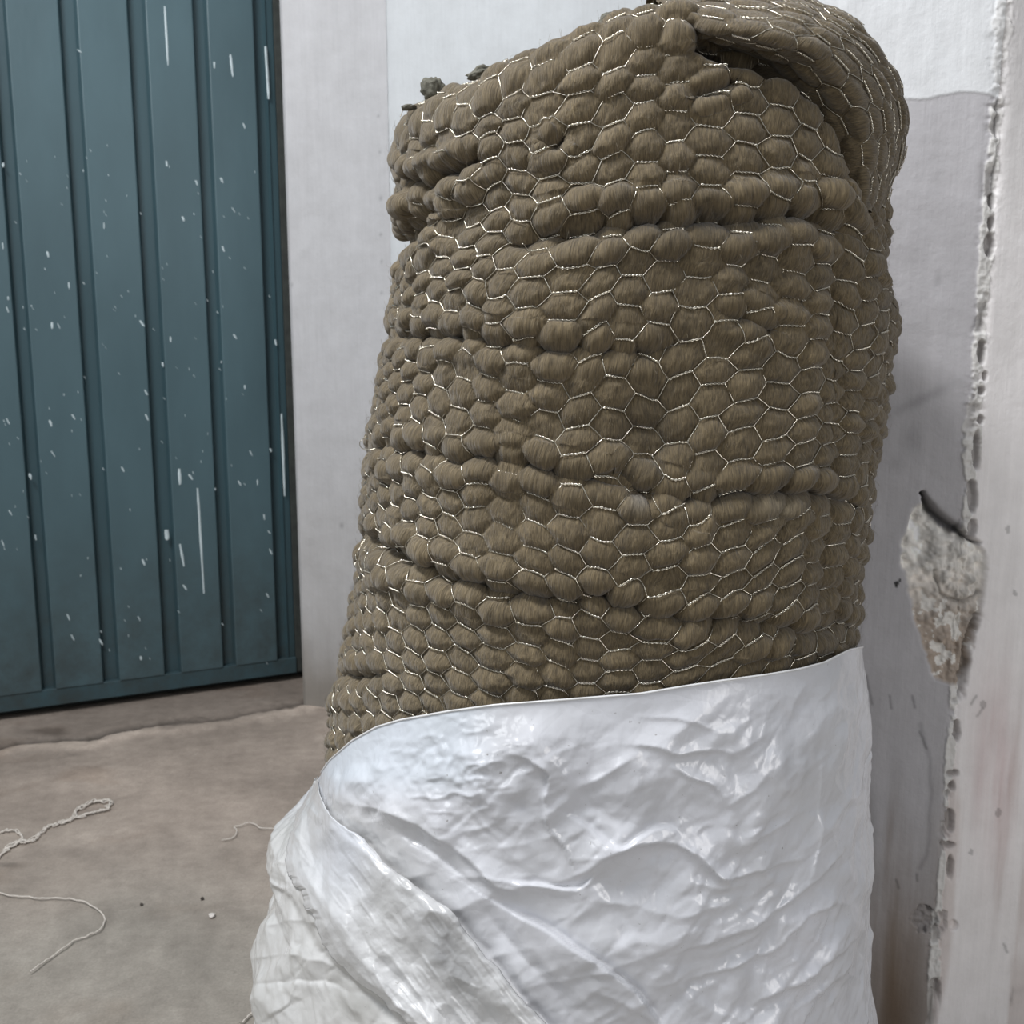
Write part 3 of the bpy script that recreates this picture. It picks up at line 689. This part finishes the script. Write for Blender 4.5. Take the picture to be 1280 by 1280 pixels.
lp, up_ = [np.stack([np.convolve(np.pad(p_[:, k_], 20, mode='reflect', reflect_type='odd'), kz, 'valid') for k_ in range(2)], 1) for p_ in (lp, up_)]
def front_Y(p): return np.array([fvY[np.argmin((fvx-a)**2+(fvy-b)**2)] for a, b in p])
Yl = front_Y(lp)-np.interp(al, [0, .12, .3, .8, 1], [-.02, .004, .030, .026, -.02]); Yl = np.polyval(np.polyfit(al, Yl, 3), al)
Yu = np.interp(al, [0, .5, 1], [Yl[0]+.035, Yl[NA//2]+.075, 1.045])
Lp3 = at(lp[:, 0], lp[:, 1], Yl); U3 = at(up_[:, 0], up_[:, 1], Yu)
wdt = np.linalg.norm(U3-Lp3, axis=1, keepdims=True)
M3 = (Lp3+U3)/2; inward = np.stack([-(M3[:, 0]-.1), 1.05-M3[:, 1], 0*M3[:, 0]], 1); inward /= np.linalg.norm(inward, axis=1, keepdims=True)
inward[:, 2] = 0; inward /= np.linalg.norm(inward, axis=1, keepdims=True)
tang = np.gradient(Lp3, axis=0); tang /= np.linalg.norm(tang, axis=1, keepdims=True)
outn = -inward*np.array([[.55, 1, 1]])+np.array([[0, 0, .25]])
J0 = Lp3+inward*.17-np.array([0, 0, .10]); I0 = Lp3+inward*.085+np.array([0, 0, .004]); I1 = Lp3+inward*.014+(U3-Lp3)/wdt*.001; L2 = Lp3+(U3-Lp3)*.12+outn*.005
bf = np.interp(al, [0, .35, .7, 1], [0, .6, 1, .6])[:, None]; M3 = M3+outn*np.minimum(.2*wdt, .014)*bf; B3 = U3+inward*.045-np.array([0, 0, .01]); B4 = U3+inward*.10-np.array([0, 0, .03])
ctrl = np.stack([J0, I0, I1, Lp3, L2, M3, U3, B3, B4], 1)     
prof = np.array([smooth_pts(c_, 12) for c_ in ctrl]); seglen = np.r_[0, np.cumsum(np.linalg.norm(np.diff(prof.mean(0), axis=0), axis=1))]
tt = np.linspace(0, seglen[-1], NBf); FPm = np.stack([[np.interp(tt, seglen, prof[a_, :, k_]) for k_ in range(3)] for a_ in range(NA)]).transpose(0, 2, 1)
FPm += .004*np.stack([fbm(FPm[..., 0]*9+k_, FPm[..., 1]*9, FPm[..., 2]*9, 150) for k_ in range(3)], -1)
fn = normals(FPm, False)
if fn[NA//2, NBf//2, 1] > 0: fn = -fn
arc = np.r_[0, np.cumsum(np.linalg.norm(np.diff(FPm[:, NBf//2], axis=0), axis=1))]*1000
fLA = arc[:, None]*.9+0*FPm[..., 0]+20*CW+4*fbm(FPm[..., 0]*20, FPm[..., 1]*20, FPm[..., 2]*20, 152); fLB = tt[None]*1000+0*fLA+60*RW+5*fbm(FPm[..., 0]*12, FPm[..., 1]*12, FPm[..., 2]*12, 151)
FW, _ = pillows(fLA, fLB, FPm, fn, .65, (.25+.75*sstep(.36, .46, np.linspace(0, 1, NBf)))[None]*np.ones((NA, 1)))
fcol = np.ones(FW.shape)*np.array([.110, .084, .048])
flap = sub(mesh_np('folded_outer_layer', FW, grid_faces(NA, NBf), WOOL, uv=np.stack([fLA/1000, fLB/1000], -1), col=fcol), roll)
flap['label'] = 'outer layer of the matting folded over the upper right shoulder'
V, F = netting(fLA, fLB, FPm, fn, np.arange(20, 45), np.arange(60, 80), 84, NBf-48, -.0004)
sub(mesh_np('flap_netting', V, F, WIRE), flap).location = (0, 0, 0)

# stray fibres standing off the pillows
nfi = 7000; fi = rs.uniform(120, NS-120, nfi); fj = rs.uniform(40, NT-30, nfi); p0 = bil(WP, fi, fj); n0 = bil(MN, fi, fj)
dirv = np.stack([rs.normal(0, .25, nfi), rs.normal(0, .2, nfi), rs.choice([-1, 1], nfi)*1.0+rs.normal(0, .35, nfi)], -1); dirv /= np.linalg.norm(dirv, axis=1, keepdims=True)
L = rs.uniform(.003, .008, nfi)[:, None, None]; t = np.linspace(0, 1, 4)[None, :, None]
pth = p0[:, None]+L*t*dirv[:, None]+n0[:, None]*(.0022*np.sin(t*np.pi*rs.uniform(.5, 1.1, (nfi, 1, 1)))+.0002)
V, F = tubes(pth, .00009, 3); fz = sub(mesh_np('stray_fibres', V, F, FIBRE), roll); tag(fz, kind='stuff')
# wool tufts poking up at the upper left edge
def tuft(pxl, pyl, w_, h_, rot, seed):
    import bmesh
    c0 = at(pxl, pyl, .97); bm = bmesh.new(); bmesh.ops.create_icosphere(bm, subdivisions=4, radius=1)
    for v in bm.verts:
        c_ = np.array(v.co); n = float(fbm(np.array([c_[0]*1.6]), np.array([c_[1]*1.6]), np.array([c_[2]*1.6]), seed)[0]); n2_ = float(fbm(np.array([c_[0]*6]), np.array([c_[1]*6]), np.array([c_[2]*6]), seed+1)[0])
        s = 1+.45*n+.14*n2_; x, y, z = c_[0]*w_*s, c_[1]*w_*.7*s, c_[2]*h_*s
        v.co = (x*math.cos(rot)-z*math.sin(rot)+c0[0], y+c0[1], x*math.sin(rot)+z*math.cos(rot)+c0[2])
    me = bpy.data.meshes.new('wool_tuft'); bm.to_mesh(me); bm.free(); me.materials.append(TUFT)
    for p_ in me.polygons: p_.use_smooth = True
    o = bpy.data.objects.new('wool_tuft', me); COL.objects.link(o); sub(o, roll); o['label'] = 'dark grey-brown tuft of loose wool'
tuft(541, 113, .0100, .0110, .1, 5); tuft(602, 92, .0125, .006, .25, 11); tuft(511, 134, .007, .0025, .1, 17); tuft(758, 27, .010, .006, .6, 23)
# loose wire strands over the upper right shoulder and left side
def wire_obj(pts, Y, name='loose_wire', r=.0004):
    p = np.array([at(float(a), float(b), Y+(c if len(q_) > 2 else 0)) for q_ in pts for a, b, c in [tuple(q_)+(0,)*(3-len(q_))]]); p = smooth_pts(p, 6)
    V, F = tubes(p[None], r, 5); return sub(mesh_np(name, V, F, WIRE), roll)
wire_obj([(1052, 30), (1060, 28), (1078, 36), (1096, 54), (1108, 72), (1114, 92)], 1.03)
wire_obj([(1046, 26), (1068, 36), (1086, 56), (1100, 78)], 1.02)
wire_obj([(458, 545), (450, 552), (452, 560), (462, 562), (474, 560)], .985)
wire_obj([(500, 146), (505, 136), (512, 134)], .98)

# ================================================================ BAG
bag_rows = [(700, 436, 1060), (815, 420, 1060), (900, 405, 1061), (950, 399, 1062), (985, 392, 1063), (1075, 372, 1064), (1130, 360, 1068), (1200, 350, 1074), (1280, 345, 1078), (1400, 345, 1080), (1700, 350, 1080)]
BB = Body(bag_rows, ycf, .276, 0)
rim = np.array([(300, 1010), (394, 986), (400, 968), (413, 950), (440, 926), (470, 909), (500, 900), (560, 889), (620, 881), (700, 875), (800, 867), (860, 857), (900, 851), (960, 843), (1000, 836), (1030, 828), (1062, 812), (1120, 800)], float)
bs = np.concatenate([np.linspace(0, .2, 50, endpoint=False), np.linspace(.2, .8, 620, endpoint=False), np.linspace(.8, 1, 50, endpoint=False)]); MS = len(bs)
br = np.full(MS, .62)
for _ in range(8):
    X, Y = BB.pos(bs, br); qx, qy = proj(np.stack([X, Y, br], -1)); ty = np.interp(qx, rim[:, 0], rim[:, 1]); dx, dy, dz = ray(qx, ty); zn = H+dz*Y/dy
    br = np.where((bs > .25) & (bs < .75), .5*br+.5*zn, br)
f = (bs >= .25) & (bs <= .75); zl = br[np.argmax(f)]; zr_ = br[len(f)-1-np.argmax(f[::-1])]
# behind: rim runs smoothly round the back
back_s = np.where(bs > .5, bs-1, bs); bb_ = ~f; br[bb_] = zr_+(zl-zr_)*(back_s[bb_]+.25)/.5
kb = np.hanning(9); kb /= kb.sum(); br = np.convolve(np.r_[br[-4:], br, br[:4]], kb, 'valid')
MT = 460; bt = np.linspace(0, 1, MT)**.85
S2, T2 = np.meshgrid(bs, bt, indexing='ij'); Z2 = br[:, None]*T2
X2, Y2 = BB.pos(S2, Z2)
G0 = np.stack([X2, Y2, Z2], -1); GN = normals(G0)
if GN[MS//2, MT//2, 1] > 0: GN = -GN
px, py = proj(G0); fm = sstep(.08, .0, G0[..., 1]-1.03)
nx = fbm(X2*11, Y2*11, Z2*11, 200); ny = fbm(X2*11+7, Y2*11, Z2*11, 201)
nf = fbm(X2*45, Y2*45, Z2*45, 202, 2)
wx = px+10*nx+2.5*nf; wy = py+10*ny+2.5*nf
rimd = (br[:, None]-Z2)                                  # metres below the rim
free = sstep(.0, .05, rimd)
disp = .008*fbm(X2*4.5, Y2*4.5, Z2*6, 203, 3)*free
dispF = np.zeros(Z2.shape)
def ridge(pts, w1, w2, h, a=None, sm=4):
    """asymmetric fold: rises over w1 px on the left-hand side and falls over w2 px on the right-hand side"""
    global dispF
    d, al = pdist(wx, wy, smooth_pts(pts, sm)); tap = np.clip(np.minimum(al, 1-al)*4+.12, 0, 1) if a is None else np.interp(al, *a)
    dispF = dispF + h*np.where(d < 0, np.exp(d/(w1*1.3)), np.exp(-d/(w2*.55)))*.72*tap*fm*np.clip(free+.15, 0, 1)
def step(pts, w, W, h, a=None, sm=4):
    """one side (+, right hand) stands proud by h, with a lip of w px, and settles back over W px"""
    global dispF
    d, al = pdist(wx, wy, smooth_pts(pts, sm)); tap = np.clip(np.minimum(al, 1-al)*5+.15, 0, 1) if a is None else np.interp(al, *a)
    dispF = dispF + h*sstep(-w, w, d)*np.exp(-np.clip(d, 0, None)/W)*tap*fm - .25*h*np.exp(-((d+w*1.4)/(w*1.6))**2)*tap*fm
# big overlaps at the left
step([(394, 972), (400, 992), (412, 1017), (455, 1052), (495, 1089), (540, 1122), (566, 1141), (590, 1175), (622, 1212), (655, 1250), (700, 1300), (760, 1360)], 4, 75, .005, ([0, .06, .4, .8, 1], [.5, .9, 1, .7, .3]))
ridge([(372, 1085), (395, 1112), (424, 1137), (461, 1182), (510, 1231), (544, 1272), (590, 1330)], 18, 12, .002, ([0, .2, 1], [.5, 1, .8]))
step([(560, 1330), (520, 1285), (480, 1250), (450, 1225), (412, 1194), (388, 1150), (376, 1120), (356, 1094)], 3, 60, .004)
ridge([(372, 1012), (366, 1045), (368, 1085), (362, 1100)], 12, 6, .008)
ridge([(345, 1096), (362, 1092), (368, 1108), (378, 1122)], 5, 4, .006)
ridge([(318, 1150), (350, 1152), (385, 1150), (420, 1160)], 14, 9, .006)
ridge([(316, 1190), (350, 1190), (400, 1200), (440, 1222)], 12, 10, .007)
ridge([(330, 1218), (360, 1228), (400, 1226), (445, 1240)], 10, 6, -.007)
ridge([(352, 1280), (370, 1250), (384, 1215)], 10, 6, .006)
# central folds
ridge([(440, 1000), (470, 1006), (512, 1020), (550, 1045), (590, 1075), (620, 1100), (660, 1110)], 20, 9, .010)
ridge([(505, 1040), (530, 1052), (560, 1075), (590, 1097)], 9, 9, -.007)
step([(615, 1119), (660, 1145), (705, 1168), (751, 1197), (797, 1240), (829, 1285)], 2.5, 55, .010)
step([(630, 1093), (670, 1101), (720, 1108), (745, 1092)], 2.5, 55, .005)
ridge([(600, 1130), (640, 1180), (690, 1230), (720, 1280)], 30, 22, -.009)
ridge([(641, 942), (668, 952), (688, 972), (681, 1005), (684, 1034), (705, 1059), (722, 1100)], 16, 5, .009)
ridge([(560, 1090), (620, 1092), (680, 1100)], 15, 10, .004)
ridge([(778, 928), (817, 929), (842, 941), (887, 938), (920, 946)], 9, 5, .0055)
ridge([(797, 893), (856, 899), (890, 915)], 8, 5, .0045)
ridge([(720, 990), (760, 965), (800, 935)], 9, 14, .005)
ridge([(833, 955), (862, 970), (887, 979), (905, 1000)], 8, 5, .006)
ridge([(735, 1084), (778, 1057), (833, 1054), (875, 1074), (912, 1104), (973, 1080), (1015, 1066)], 18, 6, .010)
step([(705, 1020), (740, 1038), (775, 1054), (828, 1034), (850, 1050)], 3, 40, .004)
ridge([(735, 1122), (790, 1128), (850, 1140), (920, 1130)], 18, 14, .005)
step([(836, 1188), (903, 1177), (950, 1158), (996, 1123), (1043, 1072), (1062, 1050)], 1, 1, 0)
ridge([(836, 1188), (903, 1177), (950, 1158), (996, 1123), (1043, 1072), (1062, 1050)], 30, 5, .009)
step([(848, 1226), (895, 1221), (969, 1190), (1000, 1158), (1028, 1131), (1062, 1120)], 1, 1, 0)
ridge([(848, 1226), (895, 1221), (969, 1190), (1000, 1158), (1028, 1131), (1062, 1120)], 24, 5, .008)
step([(940, 1262), (957, 1252), (1000, 1224), (1035, 1193), (1072, 1150)], 1, 1, 0)
ridge([(940, 1262), (957, 1252), (1000, 1224), (1035, 1193), (1072, 1150)], 24, 5, .009)
ridge([(990, 1300), (1015, 1255), (1043, 1217), (1060, 1180)], 14, 5, .010)
ridge([(1020, 940), (1020, 1000), (1026, 1060), (1015, 1100)], 10, 5, .005)
ridge([(1052, 900), (1050, 960), (1056, 1061)], 6, 5, .004)
ridge([(986, 896), (996, 874), (1005, 855)], 8, 5, .004)
ridge([(930, 1060), (960, 1035), (1000, 1010)], 10, 6, .005)
ridge([(900, 1010), (935, 985), (955, 962)], 12, 8, .004)
ridge([(860, 1100), (900, 1115), (940, 1110)], 10, 8, .004)
ridge([(740, 1230), (800, 1265), (840, 1300)], 14, 10, .006)
ridge([(560, 900), (600, 912), (640, 905)], 10, 8, .003)
# crumpled facets of the thin film: sharp-crested creases at several sizes
uu = S2*1.75
def crest(fx_, fz_, rot, seed, pw=1.):
    a_ = uu*math.cos(rot)+Z2*math.sin(rot); b_ = -uu*math.sin(rot)+Z2*math.cos(rot)
    n_ = vnoise(a_*fx_+.35*nx, b_*fz_+.35*ny, 0*a_, seed)+.3*vnoise(a_*fx_*2.3, b_*fz_*2.3, 0*a_, seed+1)
    return (1-np.clip(np.abs(n_)*1.9, 0, 1))**pw
cf = free*(.5+.5*sstep(-.4, .3, nx))
def facets(k, seed):                                     # polygonal planes meeting in sharp creases
    r_ = None
    for i, rot in enumerate((.35, 1.45, 2.5)):
        t_ = (uu*math.cos(rot)+Z2*math.sin(rot))*k + .55*vnoise(uu*k*.6+i*7, Z2*k*.6, 0*uu, seed+i)
        w_ = np.abs((t_ % 1)-.5)*2
        r_ = w_ if r_ is None else np.minimum(r_, w_)
    return r_
disp += (.0090*facets(5, 260)+.0062*facets(9, 240)+.0022*facets(21, 250)*sstep(-.5, .5, ny))*cf
disp += (.0040*crest(7, 15, .5, 220)+.0030*crest(9, 20, -.6, 222)-.0030*crest(8, 18, 1.0, 224))*cf
disp += (.0014*crest(22, 44, .3, 226)+.0014*crest(24, 40, -.9, 228)-.0012*crest(20, 50, .9, 230))*free*sstep(-.5, .4, ny)
patch = np.exp(-((px-575)/80)**2-((py-960)/60)**2)       # finely crinkled shiny area
disp += (.0016*crest(50, 80, .3, 232)+.0016*crest(55, 70, -1., 234))*(patch+.12*free)
disp = np.where(T2 > .997, disp, disp)
FD = np.array([0, 0, H])-G0; FD /= np.linalg.norm(FD, axis=-1, keepdims=True); FD = .2*GN+.8*FD; FD[..., 0] += .12*sstep(600, 420, px); FD /= np.linalg.norm(FD, axis=-1, keepdims=True)
GP = G0+GN*disp[..., None]+FD*dispF[..., None]
# slack film gathered out at the left
sil_y = np.interp(Z2, BB.z, np.array([r_[0] for r_ in bag_rows], float)[::-1])
bul = np.interp(sil_y, [960, 985, 1010, 1040, 1075, 1100, 1130, 1170, 1220, 1280, 1400, 1600], [0, 3, 14, 38, 36, 22, 32, 43, 34, 12, 4, 0])
GP[..., 0] -= bul*.00088*np.exp(-((S2-.25)/.075)**2)
# keep the film outside the wool
inner_x, inner_y = RB.pos(S2, Z2)
GP[..., 2] = np.maximum(GP[..., 2], .002)
bc = np.ones(GP.shape)*np.array([.62, .625, .655])
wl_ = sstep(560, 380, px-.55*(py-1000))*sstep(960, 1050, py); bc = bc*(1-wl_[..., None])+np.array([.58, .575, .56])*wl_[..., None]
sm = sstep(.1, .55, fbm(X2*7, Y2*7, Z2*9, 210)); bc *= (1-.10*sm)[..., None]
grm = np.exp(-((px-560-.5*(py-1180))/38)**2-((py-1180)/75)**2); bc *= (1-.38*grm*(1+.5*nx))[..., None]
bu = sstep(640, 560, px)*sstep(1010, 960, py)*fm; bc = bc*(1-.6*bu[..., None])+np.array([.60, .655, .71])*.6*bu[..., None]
bag = empty('plastic_bag', R0+Vector((0, 0, 0)))
tag(bag, 'crumpled white plastic sack pulled up around the bottom of the brown roll', 'plastic bag')
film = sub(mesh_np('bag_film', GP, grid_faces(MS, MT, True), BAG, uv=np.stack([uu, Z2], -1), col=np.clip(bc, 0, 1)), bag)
so = film.modifiers.new('thickness', 'SOLIDIFY'); so.thickness = .0008; so.offset = -1
# loose fold of film lying over the front at the left
qx, qy = proj(GP); Yv = GP[..., 1]; vis = fm > .5
W0, H0, MX, MY = 250, 780, 950, 640
ym = np.full((MX, MY), 9.); ixx = (qx[vis]-W0).astype(int); iyy = (qy[vis]-H0).astype(int); okk = (ixx >= 0) & (ixx < MX) & (iyy >= 0) & (iyy < MY)
np.minimum.at(ym, (ixx[okk], iyy[okk]), Yv[vis][okk])
for _ in range(60):
    hol = ym > 8
    if not hol.any(): break
    acc = np.zeros_like(ym); cnt = np.zeros_like(ym)
    for a_, b_ in ((1, 0), (-1, 0), (0, 1), (0, -1)):
        sft = np.roll(np.roll(ym, a_, 0), b_, 1); g_ = sft < 8; acc += np.where(g_, sft, 0); cnt += g_
    ym = np.where(hol & (cnt > 0), acc/np.maximum(cnt, 1), ym)
kb = np.hanning(15); kb /= kb.sum()
ymp = np.pad(ym, 7, mode='edge'); ymp = np.apply_along_axis(lambda v_: np.convolve(v_, kb, 'valid'), 0, ymp); ym = np.apply_along_axis(lambda v_: np.convolve(v_, kb, 'valid'), 1, ymp)
def film_Y(a_, b_):
    a_ = np.clip(a_-W0, 0, MX-1.01); b_ = np.clip(b_-H0, 0, MY-1.01); i = a_.astype(int); j = b_.astype(int); u_ = a_-i; v_ = b_-j
    i1 = np.minimum(i+1, MX-1); j1 = np.minimum(j+1, MY-1)
    return (ym[i, j]*(1-u_)+ym[i1, j]*u_)*(1-v_)+(ym[i, j1]*(1-u_)+ym[i1, j1]*u_)*v_
def loose_fold(E1, E2, prof, na, nb, seed, ragged=0.):
    e1, _ = resample(smooth_pts(E1, 10), na); e2, _ = resample(smooth_pts(E2, 10), na)
    tA = np.linspace(0, 1, na)[:, None]; tB = np.linspace(0, 1, nb)[None]
    n1_ = np.stack([fbm(tA[:, 0]*26, 0*tA[:, 0], 0*tA[:, 0], seed)*2.5, fbm(tA[:, 0]*26, 0*tA[:, 0]+4, 0*tA[:, 0], seed)*2.5], 1)
    n2_ = np.stack([fbm(tA[:, 0]*30, 0*tA[:, 0], 0*tA[:, 0], seed+1), fbm(tA[:, 0]*30, 0*tA[:, 0]+4, 0*tA[:, 0], seed+1)], 1)*(3+ragged*np.exp(-((tA-.33)/.08)**2))
    U = e1[:, None]*(1-tB[..., None])+e2[:, None]*tB[..., None]+n1_[:, None]*(1-tB[..., None])**10+n2_[:, None]*tB[..., None]**10
    off_ = np.interp(tB, prof[0], prof[1])*np.clip(tA*14+.3, 0, 1)
    wv_ = np.stack([U[..., 0]*.012, U[..., 1]*.012], -1)
    d_ = U[..., 0]*.8-U[..., 1]*.6                       # creases run along the fold
    off_ = off_+.0030*(1-np.abs(vnoise(d_*.035, (U[..., 0]+U[..., 1])*.008, 0*d_, seed+2)*2).clip(0, 1))+.0009*(1-np.abs(vnoise(d_*.09, (U[..., 0]+U[..., 1])*.02, 0*d_, seed+3)*2).clip(0, 1))+.001*fbm(wv_[..., 0]*4, wv_[..., 1]*4, 0*d_, seed+4)
    return at(U[..., 0], U[..., 1], film_Y(U[..., 0], U[..., 1])-off_)
LFp = loose_fold([(397, 971), (402, 995), (412, 1017), (455, 1052), (495, 1089), (540, 1122), (566, 1141), (590, 1175), (622, 1212), (655, 1250), (700, 1300), (740, 1345)],
                 [(393, 974), (381, 1000), (369, 1022), (361, 1056), (360, 1084), (376, 1125), (396, 1160), (412, 1192), (446, 1226), (480, 1252), (520, 1288), (575, 1345)],
                 ([0, .03, .12, .45, .70, .84, .93, 1], [.006, .009, .009, .006, .007, .014, .013, .003]), 420, 110, 300, 8.)
lfc = np.ones(LFp.shape)*np.array([.60, .60, .60]); qx, qy = proj(LFp)
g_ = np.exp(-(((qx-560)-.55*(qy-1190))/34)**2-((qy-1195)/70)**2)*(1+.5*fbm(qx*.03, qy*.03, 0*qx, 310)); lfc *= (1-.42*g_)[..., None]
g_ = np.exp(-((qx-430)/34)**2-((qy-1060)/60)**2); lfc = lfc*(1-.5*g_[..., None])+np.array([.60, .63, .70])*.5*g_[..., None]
sp_ = sstep(.35, .6, fbm(qx*.05, qy*.05, 0*qx, 311)); lfc *= (1-.08*sp_)[..., None]
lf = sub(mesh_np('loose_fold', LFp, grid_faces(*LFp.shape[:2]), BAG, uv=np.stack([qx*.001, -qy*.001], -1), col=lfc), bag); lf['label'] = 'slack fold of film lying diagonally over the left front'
so2 = lf.modifiers.new('thickness', 'SOLIDIFY'); so2.thickness = .0008; so2.offset = 0
# welded hem along the mouth
rp = GP[:, -1]; rp = np.vstack([rp, rp[:1]])
V, F = tubes(rp[None]+np.array([0, 0, .0002]), .0010, 8); hem = sub(mesh_np('bag_hem', V, F, BAG, uv=np.zeros((len(V), 2)), col=np.ones((len(V), 3))*.68), bag)
hem['label'] = 'thin rolled rim of the bag mouth'

# ================================================================ SMALL THINGS ON THE FLOOR
def thread(name, pts, r, label, cat, jit=0., seed=1, strands=1, z=.003, group=None):
    rs_ = np.random.RandomState(seed); paths = []
    for s in range(strands):
        p = onfloor(np.array([a for a, b in pts], float), np.array([b for a, b in pts], float)); p = smooth_pts(p, 8)
        if jit:
            off = fbm(np.arange(len(p))*.35+s*9, 0*p[:, 0], 0*p[:, 0], seed+s); off2 = fbm(np.arange(len(p))*.35+s*9, 0*p[:, 0]+5, 0*p[:, 0], seed+s+50)
            p[:, 0] += jit*off*2; p[:, 1] += jit*off2*2.4
        p[:, 2] = z+r+.003*np.abs(fbm(np.arange(len(p))*.2, 0*p[:, 0]+s, 0*p[:, 0], seed+3)); paths.append(p)
    V, F = tubes(np.array(paths), r, 6); o = mesh_np(name, V, F, THREAD); tag(o, label, cat, group)
    c = Vector(V.mean(0)); c.z = 0
    o.location = c; me = o.data; me.transform(__import__('mathutils').Matrix.Translation(-c)); return o
thread('cord', [(-30, 1092), (0, 1072), (10, 1062), (22, 1055), (38, 1054), (50, 1046), (62, 1036), (78, 1031), (90, 1026), (98, 1014), (112, 1006), (128, 1003), (138, 1006), (132, 1015), (114, 1018), (96, 1024)], .0014, 'frayed tangled off-white cord lying on the concrete, nearest the door', 'cord', .006, 4, 3)
thread('yarn', [(-30, 1050), (0, 1043), (10, 1040), (22, 1042), (27, 1050), (20, 1058), (8, 1063)], .0013, 'short kinked off-white yarn end beside the frayed tangled cord at the left', 'yarn', .003, 14, 2)
thread('thin_string', [(-40, 1108), (0, 1119), (22, 1123), (50, 1126), (80, 1126), (105, 1130), (124, 1142), (131, 1152), (127, 1164), (112, 1172), (92, 1180), (70, 1196), (52, 1208), (38, 1219)], .0012, 'thin pale string curving into a hook on the floor at the lower left', 'string', .0012, 8)
thread('short_thread', [(277, 1053), (290, 1050), (296, 1042), (293, 1036), (302, 1034), (312, 1031), (320, 1034), (326, 1038), (342, 1038), (356, 1040)], .0011, 'short kinked pale thread on the floor just left of the white sack', 'thread', .001, 21)
thread('thread_end', [(300, 1284), (309, 1276), (316, 1270), (326, 1269), (340, 1272), (352, 1275)], .0013, 'pale thread end sticking out at the foot of the white sack', 'thread', .001, 33)
import bmesh
def crumb(name, pxl, pyl, r, mat, label, seed):
    c0 = onfloor(float(pxl), float(pyl)); bm = bmesh.new(); bmesh.ops.create_icosphere(bm, subdivisions=3, radius=r); rg = random.Random(seed)
    for v in bm.verts:
        k_ = 1+.5*float(fbm(np.array([v.co.x/r*1.3+seed]), np.array([v.co.y/r*1.3]), np.array([v.co.z/r*1.3]), seed)[0]); v.co *= k_; v.co.z *= .6
    zm = min(v.co.z for v in bm.verts)
    for v in bm.verts: v.co.z -= zm
    me = bpy.data.meshes.new(name); bm.to_mesh(me); bm.free(); me.materials.append(mat); o = bpy.data.objects.new(name, me); COL.objects.link(o)
    o.location = (c0[0], c0[1], .001); return tag(o, label, 'debris')
crumb('plaster_crumb', 265, 1147, .0055, CRUMB, 'small white crumb alone on the floor left of the white sack', 3)
crumb('dirt_speck', 177, 1132, .003, DIRT, 'small dark speck on the floor right of the hooked string', 5)
crumb('dirt_clod', 253, 1125, .0035, DIRT, 'tiny dark clod on the floor just above the white crumb', 9)
